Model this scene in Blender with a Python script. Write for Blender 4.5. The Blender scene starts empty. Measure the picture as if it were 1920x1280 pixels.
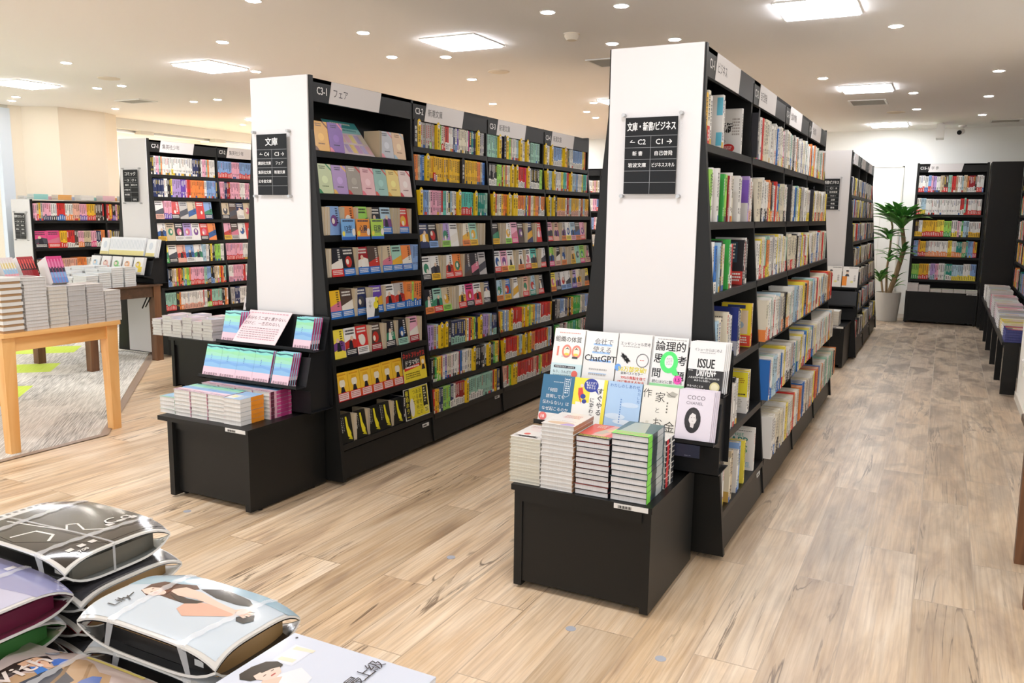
import bpy, math, random
from mathutils import Matrix, Vector
R = math.radians
scn = bpy.context.scene
col = scn.collection
# ---------------------------------------------------------------- camera
F, PITCH, YAW, ROLL, EYE = 1555.53, R(-8.71), R(27.316), R(0.741), 1.3988
cam = bpy.data.objects.new('camera', bpy.data.cameras.new('camera')); col.objects.link(cam)
cam.data.sensor_width = 36; cam.data.lens = F / 1920 * 36; cam.data.clip_end = 100
_f = Vector((-math.sin(YAW) * math.cos(PITCH), math.cos(YAW) * math.cos(PITCH), math.sin(PITCH)))
_r = Vector((math.cos(YAW), math.sin(YAW), 0)); _u = _r.cross(_f)
_r2 = _r * math.cos(ROLL) + _u * math.sin(ROLL); _u2 = _u * math.cos(ROLL) - _r * math.sin(ROLL)
_m = Matrix((_r2, _u2, -_f)).transposed().to_4x4(); _m.translation = (0, 0, EYE)
cam.matrix_world = _m
scn.camera = cam
# ---------------------------------------------------------------- light and exposure
scn.view_settings.view_transform = 'Standard'; scn.view_settings.look = 'None'
scn.view_settings.gamma = 1; scn.view_settings.use_curve_mapping = False
scn.view_settings.exposure = -0.4
W = bpy.data.worlds.new('world'); scn.world = W; W.use_nodes = True
W.node_tree.nodes['Background'].inputs[0].default_value = (0.97, 0.985, 1.0, 1)
W.node_tree.nodes['Background'].inputs[1].default_value = 2.2
PANEL_POWER, SPOT_POWER = 60.0, 190.0
scn.cycles.diffuse_bounces = 8; scn.cycles.max_bounces = 12
# ---------------------------------------------------------------- materials
def lin(h):
    if not isinstance(h, str): return tuple(h)[:3]
    h = h.lstrip('#'); v = [int(h[i:i + 2], 16) / 255 for i in (0, 2, 4)]
    return tuple(c / 12.92 if c <= .04045 else ((c + .055) / 1.055) ** 2.4 for c in v)
def mat(name, c='#808080', rough=.5, attr=False, metal=0, emit=0, spec=.5, coat=0):
    m = bpy.data.materials.new(name); m.use_nodes = True; t = m.node_tree; b = t.nodes['Principled BSDF']
    b.inputs['Base Color'].default_value = (*lin(c), 1); b.inputs['Roughness'].default_value = rough
    b.inputs['Metallic'].default_value = metal; b.inputs['Specular IOR Level'].default_value = spec
    b.inputs['Coat Weight'].default_value = coat; b.inputs['Coat Roughness'].default_value = .12
    if emit: b.inputs['Emission Color'].default_value = (*lin(c), 1); b.inputs['Emission Strength'].default_value = emit
    if attr:
        a = t.nodes.new('ShaderNodeAttribute'); a.attribute_name = 'Col'
        k = t.nodes.new('ShaderNodeVectorMath'); k.operation = 'SCALE'; k.inputs['Scale'].default_value = .82
        t.links.new(a.outputs['Color'], k.inputs[0]); t.links.new(k.outputs[0], b.inputs['Base Color'])
    return m
class NT:
    """small helper for node trees"""
    def __init__(s, m): s.t = m.node_tree; s.b = s.t.nodes['Principled BSDF']
    def n(s, k, **kw):
        x = s.t.nodes.new('ShaderNode' + k)
        for a, v in kw.items():
            if a.startswith('i_'): x.inputs[a[2:].replace('_', ' ')].default_value = v
            else: setattr(x, a, v)
        return x
    def l(s, a, b): s.t.links.new(a, b)
    def math(s, op, a, b=None, c=None):
        x = s.n('Math', operation=op)
        for i, v in enumerate((a, b, c)):
            if v is None: continue
            if hasattr(v, 'is_linked'): s.l(v, x.inputs[i])
            else: x.inputs[i].default_value = v
        return x.outputs[0]
    def mix(s, f, a, b, mode='MIX'):
        x = s.n('Mix', data_type='RGBA', blend_type=mode)
        for i, v in ((0, f), (6, a), (7, b)):
            if hasattr(v, 'is_linked'): s.l(v, x.inputs[i])
            elif i == 0: x.inputs[0].default_value = v
            else: x.inputs[i].default_value = (*lin(v), 1)
        return x.outputs[2]
    def ramp(s, f, stops):
        x = s.n('ValToRGB'); s.l(f, x.inputs[0]); e = x.color_ramp.elements
        while len(e) < len(stops): e.new(.5)
        for q, (p, c) in zip(e, stops): q.position = p; q.color = (*lin(c), 1)
        return x.outputs[0]
M_PRINT = mat('printed_cover', rough=.45, attr=True, spec=.35)
M_GLOSS = mat('glossy_cover', rough=.3, attr=True, spec=.35, coat=.1)
M_BLACK = mat('black_laminate', '#171716', .42, spec=.3)
M_STEEL = mat('black_steel', '#191a1c', .38, spec=.3)
M_SIGN = mat('sign_film', rough=.3, attr=True, spec=.25)
M_WHITE = mat('white_laminate', '#d8d6d5', .35)
M_PAINT = mat('cream_paint', '#efe4d2', .8)
M_WALL = mat('white_paint', '#f0f0ea', .8)
M_CEIL = mat('ceiling_paint', '#fcfaf8', .85)
M_TRIM = mat('grey_trim', '#d8d4ca', .5)
M_METAL = mat('brushed_metal', '#b8b8b8', .3, metal=1)
M_LAMP = mat('lamp_diffuser', '#f6f8ff', .5, emit=PANEL_POWER)
M_SPOT = mat('spot_lens', '#fff8f0', .5, emit=SPOT_POWER)
M_HALL = mat('hall_lamp', '#ffffff', .5, emit=30)
M_PLASTIC = mat('white_plastic', '#eeeeea', .35)
M_STRAP = mat('clear_strap', '#f4f6f8', .18, spec=.7)
n = NT(M_STRAP); n.b.inputs['Alpha'].default_value = .34
M_ACRYL = mat('clear_acrylic', '#ffffff', .03)
n = NT(M_ACRYL); n.b.inputs['Alpha'].default_value = .025
M_PAGES = mat('page_edges', rough=.85, attr=True)
n = NT(M_PAGES)
tc = n.n('TexCoord'); nz = n.n('TexNoise', i_Scale=1.0, i_Detail=2.0)
mp = n.n('Mapping'); mp.inputs['Scale'].default_value = (260, 8, 260); n.l(tc.outputs['Object'], mp.inputs[0]); n.l(mp.outputs[0], nz.inputs['Vector'])
at = [x for x in n.t.nodes if x.type == 'ATTRIBUTE'][0]
n.l(n.mix(n.math('MULTIPLY', nz.outputs[0], .35), [x for x in n.t.nodes if x.type == 'VECT_MATH'][0].outputs[0], '#8d857a', 'MIX'), n.b.inputs['Base Color'])
def wood(name, c1, c2, scale, rough):
    m = mat(name, c1, rough); n = NT(m); tc = n.n('TexCoord'); mp = n.n('Mapping'); mp.inputs['Scale'].default_value = scale
    n.l(tc.outputs['Object'], mp.inputs[0]); z = n.n('TexNoise', i_Scale=1.0, i_Detail=5.0, i_Distortion=.6); n.l(mp.outputs[0], z.inputs['Vector'])
    n.l(n.ramp(z.outputs[0], [(.3, c2), (.65, c1)]), n.b.inputs['Base Color']); return m
M_OAK = wood('honey_wood', '#efbd7c', '#e0a25a', (14, 14, 1.6), .38)
M_OAKH = wood('honey_wood_rail', '#efbd7c', '#e0a25a', (14, 1.6, 14), .38)
M_BROWN = wood('walnut_wood', '#7a5234', '#54361f', (20, 20, 2), .45)
M_BROWNH = wood('walnut_wood_top', '#5e4330', '#44301f', (2, 20, 20), .45)
# floor planks run along Y
M_FLOOR = mat('wood_plank_floor', '#c8a37c', .38); n = NT(M_FLOOR)
tc = n.n('TexCoord'); sw = n.n('SeparateXYZ'); n.l(tc.outputs['Object'], sw.inputs[0])
cv = n.n('CombineXYZ'); n.l(sw.outputs[1], cv.inputs[0]); n.l(sw.outputs[0], cv.inputs[1])
br = n.n('TexBrick', offset=.37, i_Scale=1.0); n.l(cv.outputs[0], br.inputs['Vector'])
for k, v in (('Mortar Size', .0022), ('Brick Width', 1.25), ('Row Height', .205), ('Bias', 0), ('Mortar Smooth', .1)): br.inputs[k].default_value = v
br.inputs['Color1'].default_value = (0, 0, 0, 1); br.inputs['Color2'].default_value = (1, 1, 1, 1); br.inputs['Mortar'].default_value = (.5, .5, .5, 1)
rnd = n.n('SeparateColor'); n.l(br.outputs['Color'], rnd.inputs[0]); rv = rnd.outputs[0]
off = n.n('CombineXYZ'); n.l(n.math('MULTIPLY', rv, 37.0), off.inputs[0]); n.l(n.math('MULTIPLY', rv, 91.0), off.inputs[1])
va = n.n('VectorMath', operation='ADD'); n.l(tc.outputs['Object'], va.inputs[0]); n.l(off.outputs[0], va.inputs[1])
def stretched(sx, sy, det, dist, rough=.55):
    mp = n.n('Mapping'); mp.inputs['Scale'].default_value = (sx, sy, 1); n.l(va.outputs[0], mp.inputs[0])
    z = n.n('TexNoise', i_Scale=1.0, i_Detail=det, i_Distortion=dist, i_Roughness=rough); n.l(mp.outputs[0], z.inputs['Vector']); return z.outputs[0]
base = n.ramp(rv, [(0, '#cfc0ab'), (.3, '#efe2cf'), (.55, '#e2cfb4'), (.8, '#f3e9da'), (1, '#cdbca6')])
broad = n.ramp(stretched(6, .8, 4, 1.6), [(.30, '#a3835f'), (.46, '#e2caa6'), (.68, '#fbf1e2')])
c = n.mix(.75, base, broad, 'MULTIPLY')
c = n.mix(n.ramp(stretched(60, 1.6, 5, .5), [(.42, '#000000'), (.66, '#777777')]), c, '#f8ecd8')
c = n.mix(n.ramp(stretched(90, 2.2, 4, .3), [(.44, '#000000'), (.64, '#999999')]), c, '#8a6a4b')
grey = n.ramp(stretched(4.5, 1.2, 3, .8), [(.5, '#000000'), (.72, '#7a7a7a')])
c = n.mix(grey, c, '#a99a88')
cr = stretched(8, .42, 5, 1.8, .55)
line = n.math('SUBTRACT', 1.0, n.math('MULTIPLY', n.math('ABSOLUTE', n.math('SUBTRACT', cr, .5)), 42.0))
line = n.math('MULTIPLY', n.math('MAXIMUM', line, 0.0), n.math('MINIMUM', n.math('MAXIMUM', n.math('MULTIPLY', n.math('SUBTRACT', stretched(3.2, .6, 3, 1.), .505), 9.0), 0.0), 1.0))
c = n.mix(n.math('MULTIPLY', line, .9), c, '#54402f')
dk = n.ramp(stretched(8, .9, 3, 1.4), [(.6, '#000000'), (.74, '#9a9a9a')])
c = n.mix(dk, c, '#7d6753')
def step(v, lo, hi): return n.math('MINIMUM', n.math('MAXIMUM', n.math('DIVIDE', n.math('SUBTRACT', v, lo), hi - lo), 0.0), 1.0)
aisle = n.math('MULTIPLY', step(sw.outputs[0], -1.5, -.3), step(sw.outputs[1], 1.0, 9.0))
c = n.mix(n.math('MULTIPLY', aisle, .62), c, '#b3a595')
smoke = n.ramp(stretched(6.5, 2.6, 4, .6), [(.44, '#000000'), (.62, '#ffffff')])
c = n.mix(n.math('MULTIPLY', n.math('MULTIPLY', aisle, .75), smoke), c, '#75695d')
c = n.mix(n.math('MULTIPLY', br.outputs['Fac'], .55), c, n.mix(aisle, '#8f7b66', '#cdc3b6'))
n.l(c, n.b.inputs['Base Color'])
n.l(n.math('ADD', n.math('MULTIPLY', stretched(20, 2, 3, 0), .2), .28), n.b.inputs['Roughness'])
# carpet tiles
M_CARPET = mat('carpet_tiles', '#b9b6ae', .95, spec=.1); n = NT(M_CARPET)
tc = n.n('TexCoord'); mp = n.n('Mapping'); mp.inputs['Rotation'].default_value = (0, 0, R(-135)); n.l(tc.outputs['Object'], mp.inputs[0])
br = n.n('TexBrick', offset=.5, i_Scale=1.0); n.l(mp.outputs[0], br.inputs['Vector'])
for k, v in (('Mortar Size', 0.0), ('Brick Width', .5), ('Row Height', .25)): br.inputs[k].default_value = v
br.inputs['Color1'].default_value = (0, 0, 0, 1); br.inputs['Color2'].default_value = (1, 1, 1, 1)
s1 = n.n('TexNoise', i_Scale=1.0, i_Detail=3.0); m2 = n.n('Mapping'); m2.inputs['Scale'].default_value = (5, 130, 1); n.l(mp.outputs[0], m2.inputs[0]); n.l(m2.outputs[0], s1.inputs['Vector'])
tone = n.ramp(br.outputs['Color'], [(0, '#8d8b86'), (.5, '#aaa79f'), (1, '#c2bfb6')])
tone = n.mix(n.ramp(s1.outputs[0], [(.4, '#000000'), (.6, '#cccccc')]), tone, '#efece4')
sx = n.n('SeparateXYZ'); n.l(tc.outputs['Object'], sx.inputs[0])
uu = n.math('MULTIPLY', n.math('SUBTRACT', sx.outputs[1], sx.outputs[0]), .7071); vv = n.math('MULTIPLY', n.math('ADD', sx.outputs[1], sx.outputs[0]), .7071)
fr = n.math('FRACT', n.math('DIVIDE', n.math('SUBTRACT', uu, 6.88), 1.04))
zn = n.math('MULTIPLY', n.math('LESS_THAN', fr, .42), n.math('MULTIPLY', n.math('LESS_THAN', vv, -1.66), n.math('GREATER_THAN', vv, -2.6)))
zn = n.math('MULTIPLY', zn, n.math('GREATER_THAN', uu, 6.5))
c = n.mix(n.math('MULTIPLY', zn, .85), tone, '#c2da3c'); n.l(c, n.b.inputs['Base Color'])
M_LEAF = mat('leaf_green', '#3f8f3a', .35, attr=True)
M_BARK = wood('cane_bark', '#a08a68', '#7b6547', (30, 30, 8), .8)
M_POT = mat('grey_pot', '#b9b8b3', .6)
M_SOIL = mat('bark_chips', '#9a7450', .95)
MATS = {k[2:].lower(): v for k, v in list(globals().items()) if k.startswith('M_')}
# ---------------------------------------------------------------- mesh builder
_tcache = {}
def text_mesh(s, bold):
    k = (s, bold)
    if k not in _tcache:
        c = bpy.data.curves.new('t', 'FONT'); c.body = s; c.offset = bold; c.resolution_u = 2
        o = bpy.data.objects.new('t', c); col.objects.link(o)
        dg = bpy.context.evaluated_depsgraph_get(); me = bpy.data.meshes.new_from_object(o.evaluated_get(dg))
        vs = [v.co.to_2d() for v in me.vertices]; fs = [tuple(p.vertices) for p in me.polygons]
        bpy.data.objects.remove(o); bpy.data.curves.remove(c); bpy.data.meshes.remove(me)
        xs = [v.x for v in vs] or [0]
        _tcache[k] = (vs, fs, min(xs), max(xs))
    return _tcache[k]
class MB:
    def __init__(s): s.v, s.f, s.m, s.c, s.mats = [], [], [], [], []
    def _mi(s, m):
        m = MATS[m] if isinstance(m, str) else m
        if m not in s.mats: s.mats.append(m)
        return s.mats.index(m)
    def face(s, pts, c='#808080', m='print'):
        i = len(s.v); s.v += [tuple(p) for p in pts]; s.f.append(tuple(range(i, i + len(pts)))); s.m.append(s._mi(m)); s.c.append(lin(c)); return s
    def box(s, a, b, c='#808080', m='print', skip=''):
        (x0, y0, z0), (x1, y1, z1) = a, b
        q = {'z-': [(x0, y0, z0), (x0, y1, z0), (x1, y1, z0), (x1, y0, z0)], 'z+': [(x0, y0, z1), (x1, y0, z1), (x1, y1, z1), (x0, y1, z1)],
             'y-': [(x0, y0, z0), (x1, y0, z0), (x1, y0, z1), (x0, y0, z1)], 'y+': [(x0, y1, z0), (x0, y1, z1), (x1, y1, z1), (x1, y1, z0)],
             'x-': [(x0, y0, z0), (x0, y0, z1), (x0, y1, z1), (x0, y1, z0)], 'x+': [(x1, y0, z0), (x1, y1, z0), (x1, y1, z1), (x1, y0, z1)]}
        for k, p in q.items():
            if k not in skip.split(): s.face(p, c, m)
        return s
    def prism(s, pts, axis, a, b, c='#808080', m='black'):
        """pts: 2-D outline in the two axes left, extruded along axis from a to b"""
        def P(p, t): q = list(p); q.insert(axis, t); return tuple(q)
        n = len(pts)
        s.face([P(p, a) for p in pts], c, m); s.face([P(p, b) for p in reversed(pts)], c, m)
        for i in range(n):
            p, q = pts[i], pts[(i + 1) % n]; s.face([P(p, a), P(p, b), P(q, b), P(q, a)], c, m)
        return s
    def tube(s, p0, p1, r0, r1=None, c='#808080', m='metal', n=10, caps=True):
        r1 = r0 if r1 is None else r1; p0, p1 = Vector(p0), Vector(p1); d = (p1 - p0).normalized()
        a = d.orthogonal().normalized(); b = d.cross(a)
        A = [p0 + (a * math.cos(t) + b * math.sin(t)) * r0 for t in (i * math.tau / n for i in range(n))]
        B = [p1 + (a * math.cos(t) + b * math.sin(t)) * r1 for t in (i * math.tau / n for i in range(n))]
        for i in range(n): j = (i + 1) % n; s.face([A[i], A[j], B[j], B[i]], c, m)
        if caps: s.face(A[::-1], c, m); s.face(B, c, m)
        return s
    def lathe(s, prof, ctr, c='#808080', m='pot', n=24):
        P = [[(ctr[0] + r * math.cos(i * math.tau / n), ctr[1] + r * math.sin(i * math.tau / n), ctr[2] + z) for i in range(n)] for r, z in prof]
        for k in range(len(P) - 1):
            for i in range(n): j = (i + 1) % n; s.face([P[k][i], P[k][j], P[k + 1][j], P[k + 1][i]], c, m)
        return s
    def text(s, t, o, u, v, size, c='#000000', m='print', bold=0., align='c', fit=None, sx=1.):
        """one line of lettering: o = middle (or left end) of the line, u / v = right / up directions"""
        if bold > .012:
            for k in (-1, 1): s.text(t, Vector(o) + Vector(u) * (k * bold * .5 * size) + Vector(u).cross(Vector(v)) * (.00006 * k), u, v, size, c, m, .008, align, fit, sx)
            return s
        vs, fs, x0, x1 = text_mesh(t, bold); o, u, v = Vector(o), Vector(u), Vector(v)
        w = (x1 - x0) * size * sx
        if fit and w > fit: sx *= fit / w
        ax = (x0 + x1) / 2 if align == 'c' else x0
        i = len(s.v); s.v += [tuple(o + u * ((p.x - ax) * size * sx) + v * ((p.y - .36) * size)) for p in vs]
        mi = s._mi(m); cc = lin(c)
        for f in fs: s.f.append(tuple(i + k for k in f)); s.m.append(mi); s.c.append(cc)
        return s
    def vtext(s, t, o, u, v, size, c='#000000', m='print', bold=0., pitch=1.05):
        o, v = Vector(o), Vector(v)
        for k, ch in enumerate(t): s.text(ch, o - v * (size * pitch * (k + .5)), u, v, size, c, m, bold)
        return s
    def xform(s, M): s.v = [tuple(M @ Vector(p)) for p in s.v]; return s
    def mesh(s, name, smooth=False):
        me = bpy.data.meshes.new(name); me.from_pydata(s.v, [], s.f)
        for m in s.mats: me.materials.append(m)
        me.polygons.foreach_set('material_index', s.m)
        a = me.color_attributes.new('Col', 'FLOAT_COLOR', 'CORNER'); d = []
        for f, c in zip(s.f, s.c): d += [c[0], c[1], c[2], 1.0] * len(f)
        a.data.foreach_set('color', d)
        if smooth: me.polygons.foreach_set('use_smooth', [True] * len(s.f))
        me.update(); return me
    def build(s, name, parent=None, smooth=False, weld=False):
        o = bpy.data.objects.new(name, s.mesh(name, smooth)); col.objects.link(o); o.parent = parent
        if weld:
            import bmesh
            b = bmesh.new(); b.from_mesh(o.data); bmesh.ops.remove_doubles(b, verts=b.verts, dist=1e-5); b.to_mesh(o.data); b.free()
        return o
def tag(o, label=None, cat=None, group=None, kind=None):
    for k, v in (('label', label), ('category', cat), ('group', group), ('kind', kind)):
        if v: o[k] = v
    return o
def thing(name, label, cat, loc=(0, 0, 0), rz=0, group=None, rot=None):
    o = bpy.data.objects.new(name, None); col.objects.link(o); o.location = loc; o.rotation_euler = rot or (0, 0, rz); o.empty_display_size = .05
    return tag(o, label, cat, group)
def struct(name, b): return tag(b.build(name), kind='structure')
def copy_tree(root, loc, label=None, rot=None):
    r = root.copy(); col.objects.link(r); r.location = loc
    if rot: r.rotation_euler = rot
    if label: r['label'] = label
    for ch in list(root.children):
        c = ch.copy(); col.objects.link(c); c.parent = r
        for g in list(ch.children): d = g.copy(); col.objects.link(d); d.parent = c
    return r
ORD = 'first second third fourth fifth sixth seventh eighth ninth tenth eleventh twelfth thirteenth fourteenth fifteenth sixteenth seventeenth eighteenth nineteenth'.split()
def ordinal(i):
    if i < 19: return ORD[i]
    t, u = divmod(i + 1, 10); T = ['', '', 'twenty', 'thirty', 'forty', 'fifty', 'sixty', 'seventy'][t]
    return {'twenty': 'twentieth', 'thirty': 'thirtieth', 'forty': 'fortieth', 'fifty': 'fiftieth', 'sixty': 'sixtieth', 'seventy': 'seventieth'}[T] if u == 0 else T + '-' + ORD[u - 1]
# ---------------------------------------------------------------- colours by letter
PAL = dict(w=('#f5f2ec', 'white'), c=('#efe6cf', 'cream'), k=('#26242a', 'black'), n=('#2b3560', 'navy'), b=('#8fb2e4', 'sky-blue'), B=('#2f74c4', 'blue'), t=('#a5d3bf', 'pale-teal'),
           T=('#218f80', 'teal'), m=('#62cbbb', 'mint'), g=('#c3bdb8', 'grey'), G=('#3fae4c', 'green'), l=('#a6e063', 'lime'), y=('#f6c22e', 'yellow'), Y=('#fbe552', 'lemon'),
           o=('#f7914a', 'orange'), r=('#dc3632', 'red'), R=('#a2202a', 'maroon'), p=('#f5b3c8', 'pink'), P=('#e64a88', 'magenta'), v=('#bfa3dc', 'lilac'), V=('#6e4db0', 'violet'),
           e=('#d8c5a4', 'beige'), d=('#56443c', 'brown'), s=('#f2b9a4', 'salmon'), q=('#b9d6e6', 'ice-blue'), a=('#cfdcae', 'pale-green'), u=('#a8a096', 'taupe'), h=('#f3ddd8', 'blush'), z=('#9cc8bf', 'grey-teal'), x=('#cfd3dc', 'grey-blue'), j=('#f2d2b0', 'peach'), i=('#f5dd8a', 'pale-yellow'), I=('#f0b44a', 'amber'), J=('#8a62b4', 'purple'))
PAGE = '#e9e0cf'
# ---------------------------------------------------------------- printed art on a cover (x right, z up, printed side towards -y)
def art(b, items, w, h, y=-.0004, m='print', x0=0., z0=0.):
    rg = random.Random(len(items) * 7 + int(w * 1000))
    for it in items:
        k = it[0]; y -= .00007
        P = lambda px, pz: (x0 + px * w, y, z0 + pz * h)
        if k == 'r': _, a, c, d, e, cc = it; b.face([P(a, c), P(d, c), P(d, e), P(a, e)], cc, m)
        elif k == 'e': _, a, c, rx, rz, cc = it; b.face([P(a + rx * math.cos(t), c + rz * math.sin(t)) for t in (i * math.tau / 20 for i in range(20))], cc, m)
        elif k == 'p': b.face([P(*q) for q in it[1]], it[2], m)
        elif k == 'l':
            pts, th, cc = it[1:]
            for p, q in zip(pts, pts[1:]):
                p, q = Vector((p[0] * w, p[1] * h)), Vector((q[0] * w, q[1] * h)); d = (q - p).normalized(); nn = Vector((-d.y, d.x)) * th * w / 2; d = d * th * w / 3
                b.face([(x0 + a.x, y, z0 + a.y) for a in (p - nn - d, q - nn + d, q + nn + d, p + nn - d)], cc, m)
        elif k == 't':
            s, cx, cz, sz, cc = it[1:6]; bold = it[6] if len(it) > 6 else 0; fit = it[7] * w if len(it) > 7 and it[7] else None
            b.text(s, P(cx, cz), (1, 0, 0), (0, 0, 1), sz * w, cc, m, bold, fit=fit, sx=it[8] if len(it) > 8 else 1)
        elif k == 'v':
            s, cx, top, sz, cc = it[1:6]; b.vtext(s, P(cx, top), (1, 0, 0), (0, 0, 1), sz * w, cc, m, it[6] if len(it) > 6 else 0)
        elif k == 'm':
            a, c, d, e, rows, cc = it[1:]
            for i in range(rows):
                zt = e - (e - c) * i / rows; hh = (e - c) / rows * .55; xx = a
                while xx < d - .03:
                    ww = min(rg.uniform(.025, .07), d - xx); b.face([P(xx, zt - hh), P(xx + ww, zt - hh), P(xx + ww, zt), P(xx, zt)], cc, m); xx += ww + .014
    return b
def rand_art(rg, base, band=None):
    dk = '#2a2830' if sum(lin(base)) > .8 else '#f3efe6'
    acc = rg.choice(['#c8392f', '#2d5b9a', '#e9b23a', '#3f8d6a', '#7d4c8e', '#efe9dd', '#d9798f', '#4a4a52'])
    L = []
    s = rg.random()
    if s < .35: L += [('p', [(0, .25), (.45, .32), (1, .22), (1, .55), (.6, .62), (0, .5)], acc), ('e', rg.uniform(.35, .65), .62, .13, .09, '#e8c7ac'), ('p', [(.3, .25), (.7, .25), (.62, .55), (.4, .55)], dk)]
    elif s < .7: L += [('e', .5, .5, .28, .2, acc), ('e', rg.uniform(.3, .7), rg.uniform(.35, .6), .12, .1, '#f1e7d6')]
    else: L += [('p', [(0, .1), (1, .3), (1, .62), (0, .42)], acc)]
    if rg.random() < .5: L += [('m', .12, .72, .88, .93, 2, dk)]
    else: L += [('r', .62 + .04 * i % .2, .3, .62 + .04 * i % .2 + .02, .31, dk) for i in range(1)] + [('m', .68, .38, .86, .94, 7, dk)]
    if band:
        L += [('r', 0, 0, 1, .27, band), ('m', .1, .05, .9, .22, 3, '#f8f5ee' if sum(lin(band)) < 1.2 else '#2b2a30')]
    return L
# ---------------------------------------------------------------- books
def spine_book(t, d, h, cc, rg, band=None, edge=False):
    """a book standing with its spine towards -y: boards, spine, page block, printed spine"""
    b = MB(); k = .0011
    b.box((0, 0, 0), (k, d, h), cc).box((t - k, 0, 0), (t, d, h), cc)
    pg = rg.choice(['#e6dcc9', '#eee7d8', '#ded2bd', '#f2eee4'])
    if edge:
        b.box((k, d - k, 0), (t - k, d, h), cc); b.box((k, .0015, .002), (t - k, d - k, h - .002), rg.choice(['#cdbfa8', '#c2b59e', '#d5c8b3', '#b9ad99']), 'pages'); return b
    b.box((k, 0, 0), (t - k, k, h), cc, skip='x- x+'); b.box((k, k, .002), (t - k, d - .0015, h - .002), pg, 'pages')
    y = -.00025; dk = '#2b2830' if sum(lin(cc)) > .75 else '#f6f2ea'
    if rg.random() < .25: dk = rg.choice(['#b3302c', '#2a4f8d', '#3b6d4d', '#8a5a1e']) if sum(lin(cc)) > .75 else '#f0d34a'
    z = h * rg.uniform(.9, .95); s = t * rg.uniform(.42, .56)
    for i in range(rg.randint(4, 9)):
        if z - s < h * .36: break
        b.face([((t - s) / 2, y, z - s * .9), ((t + s) / 2, y, z - s * .9), ((t + s) / 2, y, z - s * .1), ((t - s) / 2, y, z - s * .1)], dk)
        b.face([(t * .5 - s * .12, y - .0001, z - s * .8), (t * .5 + s * .3, y - .0001, z - s * .8), (t * .5 + s * .2, y - .0001, z - s * .45), (t * .5 - s * .2, y - .0001, z - s * .45)], cc)
        z -= s * 1.04
    zb = h * .30; s *= .75
    for i in range(rg.randint(2, 4)):
        if zb - s < .012: break
        b.face([((t - s) / 2, y, zb - s * .85), ((t + s) / 2, y, zb - s * .85), ((t + s) / 2, y, zb), ((t - s) / 2, y, zb)], dk); zb -= s * 1.1
    if band:
        f = h * rg.uniform(.24, .36); y2 = -.0006
        b.face([(-.0003, y2, 0), (t + .0003, y2, 0), (t + .0003, y2, f), (-.0003, y2, f)], band)
        b.face([(-.0003, y2, 0), (-.0003, y2, f), (-.0003, d * .95, f), (-.0003, d * .95, 0)], band); b.face([(t + .0003, y2, 0), (t + .0003, d * .95, 0), (t + .0003, d * .95, f), (t + .0003, y2, f)], band)
        w2 = '#fbf7ee' if sum(lin(band)) < 1.3 else '#33303a'
        for i in range(3): b.face([(t * .3, y2 - .0001, f * (.2 + .22 * i)), (t * .7, y2 - .0001, f * (.2 + .22 * i)), (t * .7, y2 - .0001, f * (.36 + .22 * i)), (t * .3, y2 - .0001, f * (.36 + .22 * i))], w2)
    elif rg.random() < .35:
        f = h * .12; b.face([(0, y - .0002, 0), (t, y - .0002, 0), (t, y - .0002, f), (0, y - .0002, f)], '#f4efe4' if sum(lin(cc)) < .9 else rg.choice(['#d4483f', '#3c66a8', '#e3b53c', '#54514f']))
    return b
def cover_book(w, h, t, cc, items=(), spine=None, spine_right=True, m='print', parts=False, smarks=None, board=None):
    """a book with its front cover towards -y; returns one builder, or (cover, pages) builders"""
    b = MB(); p = MB() if parts else b; k = .0013; sp = spine or cc
    b.box((0, 0, 0), (w, k, h), board or cc, m)
    if board: b.face([(0, -.0002, 0), (w, -.0002, 0), (w, -.0002, h), (0, -.0002, h)], cc, m)
    b.box((0, t - k, 0), (w, t, h), board or cc, m)
    xs = (w - k, w) if spine_right else (0, k)
    b.box((xs[0], k, 0), (xs[1], t - k, h), sp, m)
    p.box((.003 if spine_right else k, k, .0025), (w - k if spine_right else w - .003, t - k, h - .0025), '#efece4', 'pages')
    art(b, items, w, h, m=m)
    if smarks:
        x = w + .0003 if spine_right else -.0003
        for z0, z1, c in smarks: b.face([(x, .0002, z0 * h), (x, t - .0002, z0 * h), (x, t - .0002, z1 * h), (x, .0002, z1 * h)], c, m); x += .0001 if spine_right else -.0001
    return (b, p) if parts else b
def frame(O, u, n):
    u, n = Vector(u), Vector(n); M = Matrix((u, -n, Vector((0, 0, 1)))).transposed().to_4x4(); M.translation = O; return M
COUNT, REST, CAP = {}, {}, {'paperback': 300, 'business_book': 300, 'comic_book': 300, 'workbook': 200, 'hardback': 120}
def place(b, name, M, label, cat, group):
    n = COUNT.get(name, 0)
    if n >= CAP.get(name, 300):
        r = REST.setdefault(name, MB()); off = len(r.v); r.v += [tuple(M @ Vector(p)) for p in b.v]
        mi = [r._mi(m) for m in b.mats]
        r.f += [tuple(i + off for i in f) for f in b.f]; r.m += [mi[i] for i in b.m]; r.c += b.c; return None
    COUNT[name] = n + 1
    o = b.build(name); o.matrix_world = M; return tag(o, label, cat, group)
def shade_name(ch, band): return PAL[ch][1], (PAL[band][1] if band else None)
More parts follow.
